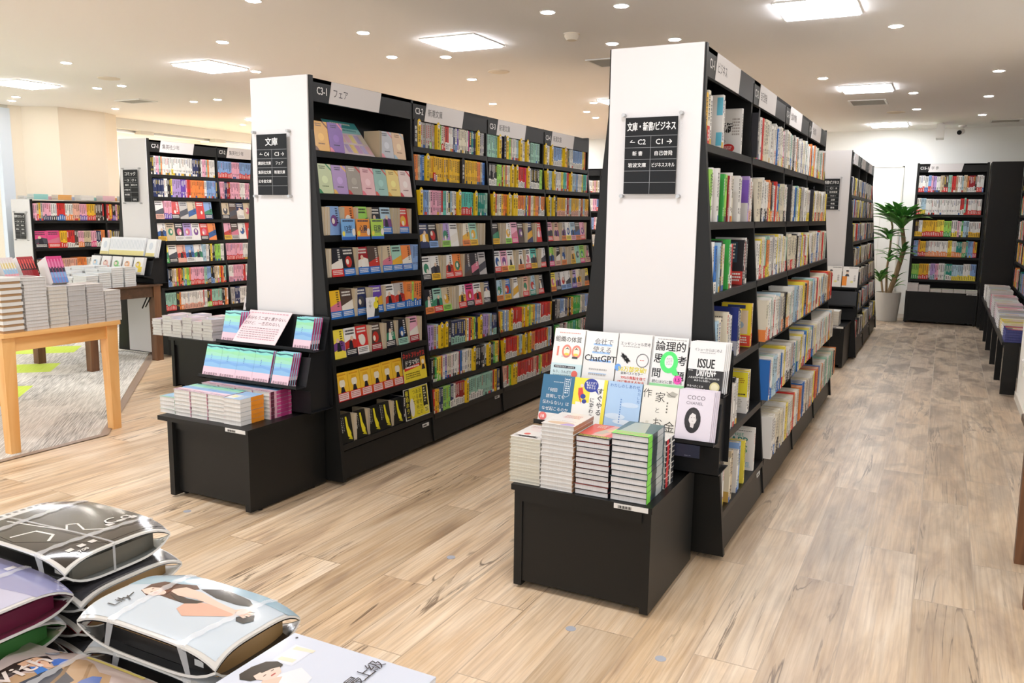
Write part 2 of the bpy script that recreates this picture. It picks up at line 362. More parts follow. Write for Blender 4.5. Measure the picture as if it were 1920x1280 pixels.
def divider(O, u, n, name, h, where, i, cc='#f6cd1c', tc='#2a2616', w=.034):
    t = thing('author_divider', None, 'divider'); t.matrix_world = frame(O + Vector((0, 0, .0008)), u, n)
    b = MB(); y = -.008
    b.prism([(0, 0), (w, 0), (w, h * .93), (w * .82, h * .96), (w * .6, h), (w * .4, h), (w * .18, h * .965), (0, h * .93)], 1, y, y + .0015, cc, 'print')
    b.box((0, y + .0015, 0), (.0012, .09, h * .9), cc); b.vtext(name, (w / 2, y - .0004, h * .74), (1, 0, 0), (0, 0, 1), min(w * .66, h * .64 / max(len(name), 3)), tc, 'print', .02)
    b.build('card', t)
    if cc != '#26242a':
        e = MB(); r = .0125; e.face([(w * .62 + r * math.cos(a), y - .0006, h * .85 + r * math.sin(a)) for a in (q * math.tau / 16 for q in range(16))], '#f4f1ea')
        e.face([(w * .62 + .006 * math.cos(a), y - .0009, h * .85 + .006 * math.sin(a)) for a in (q * math.tau / 12 for q in range(12))], '#9a8fa8'); e.build('emblem', t)
    tag(t, f"{'black' if cc == '#26242a' else 'yellow'} name divider card, {ordinal(i)} divider from left, {where}", 'divider', 'name divider cards among the paperbacks')
def fill_row(spec, O, u, n, length, kind, where, group, rg, h=(.146, .15), t=(.016, .023), d=(.1, .107), fw=.105, lean=9, upto=1.0, loop=True, cat='book'):
    """stand a row of books on a shelf: spec is a string of tokens, see the shelves below"""
    O, u = Vector(O), Vector(u); toks = spec.split(); kn = {'business_book': 'book', 'comic_book': 'comic'}.get(kind, kind); x = .004; i = 0; dv = 0; q = 0
    lim = length * upto - .004
    while q < len(toks) or loop:
        tk = toks[q % len(toks)]; q += 1
        if q > 200: break
        if tk[0] in 'DK':
            w = .036
            if x + w > lim: break
            if q <= len(toks): divider(O + u * x, u, n, tk[1:], h[1] * 1.08, where, dv, '#26242a' if tk[0] == 'K' else '#f6cd1c', '#f5f2ea' if tk[0] == 'K' else '#2a2616'); dv += 1; x += w
            continue
        if tk[0] == 'S': x += float(tk[1:]); continue
        if tk[0] == 'F':
            ch = tk[1]; band = tk[3] if len(tk) > 3 and tk[2] == '/' else None; key = tk.split(':')[1] if ':' in tk else None
            if x + fw + .002 > lim: break
            hh = rg.uniform(*h); cc = PAL[ch][0]
            items = ARTS[key] if key else rand_art(rg, cc, PAL[band][0] if band else None)
            b = cover_book(fw, hh, .012, cc, items, m='gloss')
            M = frame(O + u * (x + .001) - Vector(n) * .006 + Vector((0, 0, .0008 + .012 * math.sin(R(lean)))), u, n) @ Matrix.Rotation(R(-lean), 4, 'X')
            nm, bn = shade_name(ch, band)
            place(b, kind, M, f"face-out {nm} {kn}{' with ' + bn + ' band' if bn else ''}, {ordinal(i)} from left, {where}", cat, group); i += 1; x += fw + .003; continue
        if tk[0] == 'A':
            ch = tk[1]; key = tk.split(':')[1]; hh = rg.uniform(*h); tt = rg.uniform(*t); dd = rg.uniform(*d)
            if x + tt > lim: break
            b = spine_book(tt, dd, hh, PAL[ch][0], rg); c = art(MB(), ARTS[key], dd, hh)
            off = len(b.v); b.v += [(py, dd - px, pz) for px, py, pz in c.v]; mi = [b._mi(q_) for q_ in c.mats]; b.f += [tuple(k + off for k in f) for f in c.f]; b.m += [mi[k] for k in c.m]; b.c += c.c
            M = frame(O + u * x - Vector(n) * .004 + Vector((0, 0, .0008)), u, n)
            place(b, kind, M, f"{shade_name(ch, None)[0]} {kn} showing its cover, {ordinal(i)} from left, {where}", cat, group); i += 1; x += tt + .001; continue
        if tk[0] == 'E': cnt, ch, band, edge = int(tk[1:] or 1), 'e', None, True
        else:
            core, _, band = tk.partition('/'); ch = core[0]; cnt = int(core[1:] or 1); band = band or None; edge = False
        base = PAL[ch][0]; hh = rg.uniform(*h); tt = rg.uniform(*t); dd = rg.uniform(*d)
        for _ in range(cnt):
            tt2 = tt * rg.uniform(.85, 1.15)
            if x + tt2 > lim: q = 999; break
            j = rg.uniform(-.03, .03); cc = tuple(min(1, max(0, v * (1 + 2 * j))) for v in lin(base))
            b = spine_book(tt2, dd, hh if not edge else hh * .98, cc, rg, PAL[band][0] if band else None, edge)
            M = frame(O + u * x - Vector(n) * (.004 + rg.uniform(0, .006)) + Vector((0, 0, .0014)), u, n); nm, bn = shade_name(ch, band)
            lab = f"{kn} with page edges out, {ordinal(i)} from left, {where}" if edge else f"{nm} {kn}{' with ' + bn + ' foot' if bn else ''}, {ordinal(i)} from left, {where}"
            place(b, kind, M, lab, cat, group); i += 1; x += tt2 + .001
        if q > 900: break
# ---------------------------------------------------------------- the setting
CEIL = 2.64
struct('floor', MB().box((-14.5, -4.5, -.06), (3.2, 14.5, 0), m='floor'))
cp = [(-4.6, -4.4), (-4.6, 3.3), (-6.62, 5.27), (-10.2, 8.8), (-14.4, 8.8), (-14.4, -4.4)]
b = MB(); b.face([(x, y, .004) for x, y in cp], m='carpet'); struct('floor_carpet', b)
ed = [(-4.6, -4.4), (-4.6, 3.3), (-10.2, 8.82)]; b = MB()
b.face([(-4.6, -4.4, .005), (-4.55, -4.4, .005), (-4.55, 3.32, .005), (-4.6, 3.3, .005)], '#a8927f'); b.face([(-4.6, 3.3, .005), (-4.55, 3.32, .005), (-10.15, 8.85, .005), (-10.2, 8.8, .005)], '#a8927f')
struct('trim_1', b)
struct('ceiling', MB().box((-10.3, -4.5, CEIL), (3.2, 14.5, CEIL + .1), m='ceil'))
struct('wall_back', MB().box((-14.4, 13.1, 0), (3.2, 13.22, CEIL + .2), m='wall'))
b = MB(); b.box((.6, 4.6, 0), (.72, 7.6, CEIL), m='wall'); b.box((.72, 7.5, 0), (1.35, 7.6, CEIL), m='wall'); b.box((1.25, 7.6, 0), (1.35, 13.1, CEIL), m='wall'); struct('wall_right', b)
struct('baseboard_right', MB().box((.588, 4.6, 0), (.6, 7.6, .06), m='trim'))
struct('baseboard_back', MB().box((-1.2, 13.088, 0), (1.25, 13.1, .06), m='trim'))
# left wall: pilaster, column, then the opening into the bright hall
wl = [(-10.9, 6.25), (-10.30, 6.43), (-10.26, 6.57), (-10.13, 6.63), (-9.86, 6.78), (-9.84, 7.42), (-9.99, 7.70), (-10.9, 7.9)]
b = MB(); b.prism(wl, 2, 0, CEIL, m='paint'); struct('wall_left', b)
b = MB(); b.box((-10.34, 7.75, 2.50), (-10.2, 13.1, CEIL), m='wall'); struct('trim_2', b)
b = MB(); b.box((-10.335, 7.75, 2.47), (-10.31, 13.1, 2.5), m='metal')
for y in (8.25, 9.6, 11.0): b.box((-10.33, y, 2.45), (-10.2, y + .22, 2.5), m='trim')
struct('trim_3', b)
b = MB(); b.box((-14.45, -4.4, 0), (-14.35, 13.1, 2.95), m='wall'); struct('wall_hall', b)
b = MB(); b.box((-14.4, -4.4, 2.86), (-10.3, 13.2, 2.95), m='wall'); struct('ceiling_hall', b)
b = MB(); b.box((-10.345, -2., 0), (-10.335, 6.4, 2.58), m='acryl'); struct('window_1', b)
b = MB()
b.box((-10.36, 6.30, 0), (-10.28, 6.44, 2.6), m=mat('blue_grey_frame', '#dbe6f4', .4)); b.box((-10.36, -2, 2.56), (-10.3, 6.44, 2.64), m='trim'); struct('trim_4', b)
t = tag(MB().box((-1.05, 13.085, 0), (-.6, 13.1, 2.13), m='wall').build('door_1'), kind='structure')
b = MB()
for q in (((-1.06, 13.075, 0), (-1.04, 13.1, 2.14)), ((-.61, 13.075, 0), (-.59, 13.1, 2.14)), ((-1.06, 13.075, 2.12), (-.59, 13.1, 2.14)), ((-.86, 13.08, 0), (-.855, 13.09, 1.5))): b.box(*q, m='trim')
b.build('door_frame', t)
MB().box((-.97, 13.05, 1.0), (-.94, 13.085, 1.16), m='metal').build('door_handle', t)
b = MB().box((-.012, -.045, -.06), (0, .045, .06), m='plastic'); o = b.build('wall_outlet'); o.location = (.6, 7.28, .3); tag(o, 'white wall outlet plate low on the right wall', 'outlet')
# ---------------------------------------------------------------- ceiling fittings
def ceiling_light(x, y, where):
    t = thing('ceiling_light', f'square white ceiling panel light {where}', 'ceiling light', (x, y, CEIL), group='square ceiling panel lights')
    s = .215; b = MB().box((-s, -s, -.018), (s, s, -.001), m='lamp', skip='z+'); b.build('diffuser', t)  # diffuser stands proud of the ceiling; glowing sides added to brighten it
    b = MB()
    for a, c in (((-s - .012, -s - .012, -.008), (s + .012, -s, 0)), ((-s - .012, s, -.008), (s + .012, s + .012, 0)), ((-s - .012, -s, -.008), (-s, s, 0)), ((s, -s, -.008), (s + .012, s, 0))): b.box(a, c, m='plastic')
    b.build('frame', t)
PX = {-.785: 'in line with the right-hand aisle', -3.25: 'in line with the middle bookcase', -5.8: 'left of the middle bookcase', -8.39: 'by the cream column'}
for x, w in PX.items():
    for y, w2 in ((-1.4, 'behind the camera'), (2.0, 'over the camera'), (5.44, 'nearest'), (8.87, 'second from the camera'), (12.33, 'farthest, by the back wall')):
        if (x, y) in ((-.785, -1.4),) : pass
        ceiling_light(x, y, f'{w2} {w}' if y > 0 else f'{w2}, {w}')
DL = [(-2.297, 4.872, 'in front of the smoke detector'), (-1.83, 4.909, 'near the top edge above the tall white end panel'), (-3.721, 4.882, 'just in front of the square light over the middle bookcase'), (-4.069, 5.71, 'behind left of the square light over the middle bookcase'), (-3.668, 5.883, 'directly behind the square light over the middle bookcase'),
      (-4.035, 6.932, 'above the C3-2 header'), (-4.689, 8.527, 'above the C3-3 header'), (-1.815, 5.964, 'above the middle of the tall white C1 end panel'), (-2.27, 5.926, 'at the left top corner of the C1 end panel'), (-3.596, 8.866, 'just left of the C1 panel beside the half-hidden square light'), (-3.979, 9.596, 'left of the C1 panel, middle of three'),
      (-4.103, 10.203, 'left of the C1 panel, lowest of three'), (-4.89, 4.713, 'left of the C3 end panel, in front of a square light'), (-5.621, 5.801, 'just left of the C3 end panel'), (-6.832, 4.807, 'in front of the leftmost square light'), (-7.933, 5.911, 'left of the round vent, near the column'), (-7.54, 5.899, 'right of the round vent, near the column'),
      (-9.812, 6.183, 'farthest left by the glass'), (-9.439, 6.0, 'second from the left by the glass'), (-7.832, 7.075, 'left one of the pair above the comics'), (-7.421, 7.048, 'right one of the pair above the comics'), (-9.309, 7.172, 'beside the cream column corner'), (-.396, 6.137, 'right of the big square light in the aisle'),
      (.284, 8.262, 'nearest of the right wall row'), (-.396, 9.358, 'in the aisle right of the second square light'), (-1.089, 8.102, 'above the C1 header boards'), (.272, 9.87, 'middle of the right wall row'), (.27, 11.554, 'farthest of the right wall row'), (-.407, 10.723, 'in the aisle before the farthest square light'),
      (-3.773, 3.891, 'at the upper edge above the C3 end panel'), (-9.2, 9.2, 'beside the hall opening behind the C3 end panel')]
for x, y, w in DL:
    t = thing('downlight', f'small round recessed downlight {w}', 'downlight', (x, y, CEIL), group='recessed downlights')
    r = .036; MB().face([(r * math.cos(-a), r * math.sin(-a), -.008) for a in (i * math.tau / 12 for i in range(12))], m='spot').lathe([(r + .002, -.004), (r, -.008)], (0, 0, 0), m='spot', n=12).build('lens', t)  # lens dropped slightly; its glowing edge is added to light the ceiling around
    b = MB(); b.lathe([(r + .002, -.004), (.047, -.006), (.05, 0)], (0, 0, 0), m='plastic', n=20); b.build('trim_ring', t)
for x, y, r, w in ((-2.411, 5.509, .05, 'smoke detector'), (-3.611, 6.669, .085, 'flat round ceiling cover'), (-7.249, 5.534, .09, 'round ceiling vent'), (-.634, 10.953, .09, 'round ceiling speaker')):
    lab = {'smoke detector': 'round beige smoke detector on the ceiling left of the C1 panel', 'flat round ceiling cover': 'flat round cover on the ceiling above the C3-2 header', 'round ceiling vent': 'round flat vent on the ceiling between downlights at left', 'round ceiling speaker': 'round ceiling speaker over the aisle near the back wall'}[w]
    t = thing(w.replace(' ', '_'), lab, w.split()[-1] if w != 'smoke detector' else w, (x, y, CEIL))
    dp = .045 if 'smoke' in w else .012
    MB().lathe([(r, 0), (r, -dp * .5), (r * .72, -dp), (0.001, -dp)], (0, 0, 0), m='paint', n=24).build('body', t); MB().lathe([(r * 1.12, 0), (r * 1.1, -.006), (r, -.006)], (0, 0, 0), m='paint', n=24).build('rim', t)
for x0, x1, y0, y1, lab in ((-8.66, -8.24, 6.66, 6.92, 'rectangular grey ceiling vent in front of the cream column'), (-1.04, -.67, 9.72, 10.15, 'square slatted ceiling vent behind the second aisle light'), (-2.7, -2.28, 6.45, 6.8, 'ceiling vent half hidden by the C1 end panel'), (.38, .72, 12.2, 12.5, 'dark slotted ceiling vent above the black corner panel')):
    t = thing('ceiling_vent', lab, 'vent', ((x0 + x1) / 2, (y0 + y1) / 2, CEIL)); a, c = (x1 - x0) / 2, (y1 - y0) / 2
    b = MB()
    for p, q in (((-a, -c, -.008), (a, -c + .02, 0)), ((-a, c - .02, -.008), (a, c, 0)), ((-a, -c + .02, -.008), (-a + .02, c - .02, 0)), ((a - .02, -c + .02, -.008), (a, c - .02, 0))): b.box(p, q, m='plastic')
    b.build('frame', t); b = MB(); b.box((-a + .02, -c + .02, -.003), (a - .02, c - .02, -.001), '#8f8c84')
    k = -c + .03
    while k < c - .03: b.box((-a + .02, k, -.007), (a - .02, k + .006, -.003), '#c9c5bb'); k += .02
    b.build('grille', t)
t = thing('security_camera', 'small white security camera on the ceiling near the back wall', 'camera', (.08, 12.75, CEIL))
MB().lathe([(.05, 0), (.05, -.02), (.03, -.03)], (0, 0, 0), m='plastic').build('base', t)
b = MB(); b.tube((.0, .03, -.075), (-.03, -.08, -.1), .038, .038, m='plastic', n=16).build('body', t); MB().tube((-.03, -.0805, -.1), (-.033, -.09, -.102), .03, .028, m='black', n=16).build('lens', t)
t = thing('hanging_sign_box', 'white slim box hanging from the ceiling near the back wall', 'sign', (-.17, 12.4, CEIL))
MB().box((-.045, -.16, -.2), (.045, .16, -.02), m='plastic').build('body', t); MB().box((-.02, -.05, -.02), (.02, .05, 0), m='plastic').build('mount', t)
for i, (x, y) in enumerate(((-11.2, 9.6), (-12.3, 9.0), (-12.6, 11.2), (-11.4, 12.2), (-12.5, 6.0), (-12.5, 3.))):
    t = thing('hall_light', f'white ceiling lamp in the bright hall, {ordinal(i)} from the opening', 'ceiling light', (x, y, 2.86), group='hall lamps'); s = .45
    MB().face([(-s, -s, -.004), (-s, s, -.004), (s, s, -.004), (s, -s, -.004)], m='hall').build('diffuser', t)
# ---------------------------------------------------------------- bookcases (local axes: x along the shelves, y into them, z up)
def lip(z): return -.092 * max(0., 1.8 - z)
def sign_rows(b, rows, u, v, O, w, h, title_h, cell):
    pass
def bookcase(name, label, O, u, n, half, nb, levels, heads, H=2.06, white=True, bay=.9, first=.883, double=True, plinth=.19, flare=True, wide=.11):
    lp = lip if flare else (lambda z: 0.)
    t = thing(name, label, 'bookcase'); M = frame(O, u, n); t.matrix_world = M; D = 2 * half if double else half
    prof = [(lp(0.02), .02), (lp(1.8), min(1.8, H - .05)), (0, H), (D, H), (D - lp(1.8), min(1.8, H - .05)), (D - (lp(.02) if double else 0), .02)]
    xs = [0] + [first + bay * k for k in range(nb)]; L = xs[-1]
    e = MB().prism(prof, 0, 0, .026).build('end_panel', t); MB().prism(prof, 0, L - .01, L + .016).build('end_panel', t)
    if white: MB().box((-.008, .008, .03), (0, D - .008, H), m='white').build('white_panel', e)
    bk = half if double else D - .012
    MB().box((.026, bk, .02), (L - .01, bk + .012, H - .03)).build('back_panel', t) if False else MB().box((.026, bk, .02), (L - .01, bk + .012, H - .03), m='black').build('back_panel', t)
    MB().box((.026, .0, H - .03), (L - .01, D, H - .012), m='black').build('top_board', t)
    for k in range(1, nb):
        pr = [(lp(.03) + .004, .03), (lp(1.8) + .004, min(1.8, H - .06)), (.004, H - .01), (bk, H - .01), (bk, .03)]
        MB().prism(pr, 0, xs[k] - .01, xs[k] + .01).build('divider', t)
    b = MB().prism([(lp(.02) + .012, .03), (lp(plinth) + .012, plinth - .02), (lp(plinth) + .03, plinth - .02), (lp(.02) + .03, .03)], 0, .026, L - .01); b.build('kickboard', t)
    for k in range(nb):
        a, c = (.0265 if k == 0 else xs[k] + .0105), (xs[k + 1] - .0105)
        for z in levels[k]:
            f = lp(z); MB().box((a, f, z - .03), (c, f + .014, z), m='black').box((a, f + .014, z - .018), (c, bk, z), m='black').build('shelf', t)
        pl = MB().box((c - .1, lp(plinth) + .006, plinth - .055), (c - .035, lp(plinth) + .012, plinth - .035), '#ecebe6'); pl.box((c - .095, lp(plinth) + .0055, plinth - .05), (c - .06, lp(plinth) + .006, plinth - .04), '#55524e'); pl.build('shelf_label', t)
        if heads:
            hz = H - wide - .012; W = c - a
            hd = MB().box((a, .0, hz), (c, .016, H - .012), m='black')
            code, cat = heads[k]
            hd.text(code, (a + W * .075, -.0008, hz + wide * .5), (1, 0, 0), (0, 0, 1), .052, '#f5f3ef', bold=.02, sx=.8, fit=W * .12)
            o = hd.build('header_board', t)
            p = MB().prism([(a + W * .135, hz + .001), (a + W * .63, hz + .001), (a + W * .66, H - .013), (a + W * .165, H - .013)], 1, -.002, 0, '#ece6e3', 'print')
            p.text(cat, (a + W * .18, -.0024, hz + wide * .5), (1, 0, 0), (0, 0, 1), .048, '#35322f', align='l', sx=.85)
            p.build('sign_plate', o)
    return M
def acrylic_sign(O, w, h, sheet, title, rows, label, cols=2, title_h=.19, tsz=.045, csz=.022):
    """clear plate on four stand-offs with a printed black sheet; O = lower left corner of the plate on the panel (faces -y)"""
    t = thing('guide_sign', label, 'sign', O)
    y = -.02; MB().box((0, y, 0), (w, y + .004, h), m='acryl').build('acrylic_plate', t)
    for x, z in ((.008, .008), (w - .008, .008), (.008, h - .008), (w - .008, h - .008)):
        MB().tube((x, 0, z), (x, y - .004, z), .0075, m='metal', n=14).build('standoff', t)
    sx0, sz0, sw, sh = sheet; b = MB(); y2 = y - .0006
    b.box((sx0, y2, sz0), (sx0 + sw, y - .0001, sz0 + sh), '#161719', 'sign')
    def T(s, x, z, sz, bold=.012, fit=None): b.text(s, (x, y2 - .0004, z), (1, 0, 0), (0, 0, 1), sz, '#f4f4f2', bold=bold, fit=fit)
    th = sh * title_h; T(title, sx0 + sw / 2, sz0 + sh - th / 2, tsz, .03, sw * .92); nr = len(rows); rh = (sh - th) / nr; z = sz0 + sh - th
    for r in rows:
        b.box((sx0, y2 - .0005, z - .0007), (sx0 + sw, y2, z + .0007), '#a9acae')
        for k, s in enumerate(r):
            if not s: continue
            cx = sx0 + sw * (.25 + .5 * k); big = 'C' in s and len(s) < 7
            T(s, cx, z - rh / 2, csz * (1.5 if big else 1), .014 if big else .012, sw * .43)
        z -= rh
    b.box((sx0 + sw / 2 - .0006, y2 - .0005, sz0), (sx0 + sw / 2 + .0006, y2, sz0 + sh - th), '#a9acae')
    b.build('sign_sheet', t); return t
def display_box(x, y, w, d, h, label, over=0., inset=.02, rz=0):
    t = thing('display_box', label, 'display box', (x, y, 0), rz)
    s = .032
    MB().box((-over, -.006, h - .022), (w + .004, d, h), m='black').build('top_board', t)
    for a in (0, w - s): MB().box((a, 0, .012), (a + s, d, h - .022), m='black').build('side_panel', t)
    MB().box((s, inset, .03), (w - s, inset + .02, h - .022), m='black').build('front_panel', t); MB().box((s, d - .02, .03), (w - s, d, h - .022), m='black').build('rear_panel', t)
    MB().box((s, inset - .012, h - .06), (w - s, inset, h - .022), m='black').build('front_rail', t)
    b = MB(); b.box((w - .135, -.0075, h - .02), (w - .01, -.006, h - .002), '#e9e8e4')
    for i in range(14): b.box((w - .12 + i * .0036, -.0081, h - .018), (w - .12 + i * .0036 + (.0012 + .001 * (i % 3)), -.0075, h - .008), '#2b2b2b')
    b.build('barcode_label', t)
    for a in (.02, w - .02): MB().tube((a, d * .15, 0), (a, d * .15, .012), .012, m='black').tube((a, d * .85, 0), (a, d * .85, .012), .012, m='black').build('foot', t)
    return t
def display_rack(x0, x1, yb, label, z0=.43, tz=0):
    """two-step folded steel rack hung on an end panel; yb = plane of the panel"""
    t = thing('display_rack', label, 'display rack', (x0, yb, z0)); w = x1 - x0; k = .003
    def sheet(pts, name):
        b = MB()
        for p, q in zip(pts, pts[1:]):
            d = (Vector(q) - Vector(p)).normalized(); nn = Vector((-d.y, d.x)) * k
            b.prism([p, q, (q[0] + nn.x, q[1] + nn.y), (p[0] + nn.x, p[1] + nn.y)], 0, 0, w, m='steel')
        return b.build(name, t)
    sheet([(-.175, .098), (-.175, tz - .016), (-.012, tz - .016)], 'lower_tray')
    sheet([(-.278, .142), (-.278, .124), (-.203, .124), (-.163, .265)], 'lower_ledge')
    sheet([(-.152, .305), (-.152, .286), (-.062, .286), (-.018, .45)], 'upper_ledge')
    sheet([(-.012, 0), (-.012, .44)], 'back_plate')
    for xx in (.02, w - .02 - k):
        MB().prism([(-.17, tz - .012), (-.012, tz - .012), (-.012, .44), (-.017, .44), (-.058, .283), (-.15, .283), (-.158, .262), (-.198, .12), (-.27, .12), (-.17, .1)], 0, xx, xx + k, m='steel').build('bracket', t)
    return t
# ---------------------------------------------------------------- bookcases and the books on them
ARTS = {}
for kk, (bg, rb, dk) in dict(orange=('#f0b44a', '#7a4a20', '#5a3a2a'), purple=('#8a62b4', '#f08aa0', '#2a2440'), greyblue=('#cfd3dc', '#f09aa8', '#4a5260'), peach=('#f2d2b0', '#a9cbe0', '#8a6a50'),
        green=('#cfdcae', '#2f8f5a', '#4f6a3a'), lilac=('#b79ad0', '#f0c060', '#2d2838'), taupe=('#a8a096', '#d23a3a', '#f2eee8'), pink=('#f3c4c8', '#f07a8a', '#9a5060'), teal=('#9cc8bf', '#e0544a', '#2f5f5a'), lemon=('#f5dd8a', '#f0a83a', '#8a6a2a'), blush=('#f3ddd8', '#e03a4a', '#7a4a4a')).items():
    ARTS[kk] = [('r', 0, 0, 1, 1, bg), ('p', [(.62, 1), (.74, 1), (1, .84), (1, .76)], rb), ('p', [(0, .0), (.3, 0), (.16, .12), (.05, .16), (0, .14)], rb), ('m', .2, .8, .62, .93, 2, dk), ('e', .5, .47, .2, .13, tuple(min(1, c * 1.25) for c in lin(bg))), ('m', .28, .2, .72, .26, 1, dk)]
ARTS['blond'] = [('r', 0, 0, 1, .3, '#e0342c'), ('r', .1, .03, .92, .27, '#f3e2dd'), ('m', .15, .05, .88, .24, 3, '#c9615c'), ('r', 0, .3, 1, 1, '#f7c53a'), ('e', .5, .62, .24, .17, '#f4ead2'), ('p', [(.25, .66), (.3, .84), (.7, .84), (.76, .66), (.68, .74), (.33, .74)], '#e7ae2a'), ('p', [(.3, .3), (.7, .3), (.6, .5), (.4, .5)], '#2a2530'), ('m', .12, .86, .86, .94, 1, '#d98f1c'), ('r', .46, .5, .54, .56, '#fff7e8')]
ARTS['bottle'] = [('r', 0, 0, 1, 1, '#1f1f1c'), ('p', [(.48, .9), (.62, .9), (.68, .55), (.86, .3), (.8, .12), (.56, .2), (.5, .45)], '#f4e531'), ('p', [(.55, .12), (.92, .05), (.86, .2)], '#d8cb2a'), ('m', .12, .35, .2, .92, 9, '#e9e7de'), ('m', .28, .4, .34, .9, 8, '#bdbab2')]
ARTS['bluedeep'] = [('r', 0, 0, 1, 1, '#2f66bd'), ('e', .5, .42, .2, .12, '#f2efe6'), ('m', .25, .7, .8, .84, 2, '#e8eef8'), ('r', 0, 0, 1, .14, '#2557b0'), ('m', .2, .03, .85, .1, 1, '#f4f6fa')]
C3X, C3Y, C1Y = -2.816, 3.262, 3.276
UX, NX = (0, 1, 0), (1, 0, 0)
Z3a = [1.700, 1.489, 1.279, 1.067, .853, .649, .427, .209]; Z3b = [1.786, 1.592, 1.388, 1.19, .994, .795, .577, .381, .19]
M3 = bookcase('bookcase', 'tall black double-sided bookcase signed C3, full of paperbacks, white end panel', (C3X, C3Y, 0), UX, NX, .194, 4, [Z3a, Z3b, Z3b, Z3b],
              [('C3-1', 'フェア'), ('C3-2', '新潮文庫'), ('C3-3', '新潮文庫'), ('C3-4', '新潮文庫')])
Z1 = [1.683, 1.378, 1.092, .79, .497, .2]
M1 = bookcase('bookcase', 'tallest nearest black bookcase signed C1, business books, large white end panel', (-.868, C1Y, 0), UX, NX, .197, 4, [Z1] * 4,
              [('C1-1', 'ビジネス'), ('C1-2', '自己啓発'), ('C1-3', '仕事の教養'), ('C1-4', '会社経営')])
Z7 = [1.73, 1.52, 1.31, 1.1, .89, .665, .435]
M7 = bookcase('bookcase', 'tall black comics bookcase signed C7 behind the brown table', (-6.69, 5.47, 0), UX, NX, .197, 3, [Z7] * 3,
              [('C7-1', '集英社少年'), ('C7-2', '集英社少年'), ('C7-3', '集英社少年')], first=.84)
Z1b = [1.63, 1.41, 1.17, .925, .70, .46, .2]
M1b = bookcase('bookcase', 'farther black bookcase beyond C1 with pinkish-white end panel, near the plant', (-.868, 8.88, 0), UX, NX, .197, 3, [Z1b] * 3, [('C1-5', 'マネー'), ('C1-6', '経済'), ('C1-7', '法律')])
Z9 = [1.255, .93, .6, .25]
M9 = bookcase('bookcase', 'low black bookcase of pink and orange comics before the cream column', (-9.45, 6.08, 0), UX, NX, .18, 3, [Z9] * 3, None, H=1.5, first=.98, flare=False)
UB, NB_ = (1, 0, 0), (0, -1, 0)
ZB = [1.767, 1.468, 1.172, .90, .588]
MB_ = bookcase('bookcase', 'black wall bookcase signed C15-1 with colourful study guides, right of the plant', (-.415, 12.75, 0), UB, NB_, .33, 1, [ZB], [('C15-1', '学 参')], double=False, white=False, H=2.155, first=.84, plinth=.05, flare=False)
MF = bookcase('bookcase', 'distant black wall bookcase glimpsed between the C3 and C1 bookcases', (-5.9, 12.75, 0), UB, NB_, .33, 3, [ZB] * 3, [('C12-1', '文芸'), ('C12-2', '文芸'), ('C12-3', '文芸')], double=False, white=False, H=2.155, plinth=.05, flare=False)
MR = bookcase('bookcase', 'black magazine bookcase along the right wall, seen edge-on', (.80, 12.25, 0), (0, -1, 0), (-1, 0, 0), .4, 5, [[1.767, 1.468, 1.172, .90, .588]] * 5, None, double=False, white=False, H=2.155, plinth=.05, flare=False)
tag(MB().box((.452, 12.32, .02), (.80, 12.36, 2.135), m='black').box((.452, 12.36, .02), (.47, 12.74, 2.135), m='black').build('corner_panel'), 'plain tall black corner panel right of the C15-1 bookcase', 'panel')
def rows(M, k, specs, levels, kind, bay, grp, seed, first=.883, w=.9, start=None, flare=True, u=UX, n=NX, out=None, **kw):
    a = (.028 if k == 0 else first + w * (k - 1) + .012); L = (first + w * k - .012) - a
    for i, (sp, z) in enumerate(zip(specs, levels)):
        if not sp: continue
        O = M @ Vector((a, (lip(z) if flare else 0) + .004 - (out[i] if out else 0), z)); up = 1.0
        if sp[0] == '<': up, sp = float(sp[1:4]), sp[5:]
        fill_row(sp, O, u, n, L, kind, f"{ordinal(i)} shelf, {bay}", grp, random.Random(seed * 100 + i), upto=up, **kw)
def mixed(seed, letters, bands, nt=16):
    g = random.Random(seed); return ' '.join(f"{g.choice(letters)}{g.choice((1, 1, 1, 2, 3))}" + (f"/{g.choice(bands)}" if g.random() < .28 else '') for _ in range(nt))
def bandless(a): return a
B31 = ['<1.0 Fy:orange Fv:purple S.34 Fg:greyblue Fs:peach', 'Fl:green Fv:lilac Fg:taupe Fp:pink Ft:teal FY:lemon Fp:blush']
rows(M3, 0, ['FI:orange FJ:purple S.30 E1 Fx:greyblue Fj:peach', 'Fa:green Fv:lilac Fu:taupe Fp:pink Fz:teal Fi:lemon Fh:blush'], Z3a, 'paperback', 'C3-1 bay', 'paperbacks on the C3 bookcase', 31, fw=.115, loop=False)
B31 = ['E3 Fb E1 Fo E1 Fl E1 Fk/B Fq/B E3 Fr/B E1 Fk/B', 'E2 Fk/r Fk/B E1 FR/B Fd/B E1 Fe/B Ft/B Fo/B b4 FB:bluedeep', 'Fy/B Fd/B E1 Fn/B E2 FV/B E1 Fw/B Fg/B o3/B l1/B o3/B v2/B G1/B', 'FY Fw/k Fr/w E1 Fd/R E2 Fk/k E1 Fk/t E1 Fp/R E1 Fk/r',
       '<.72 Fy:blond Fy:blond Fy:blond Fy:blond Fy:blond Fy:blond', '<.72 Fk:bottle E1 Fk:bottle E1 Fk:bottle Fk:bottle E1 Fk:bottle k1']
rows(M3, 0, [None, None] + B31, Z3a, 'paperback', 'C3-1 bay', 'paperbacks on the C3 bookcase', 32, fw=.095, loop=False)
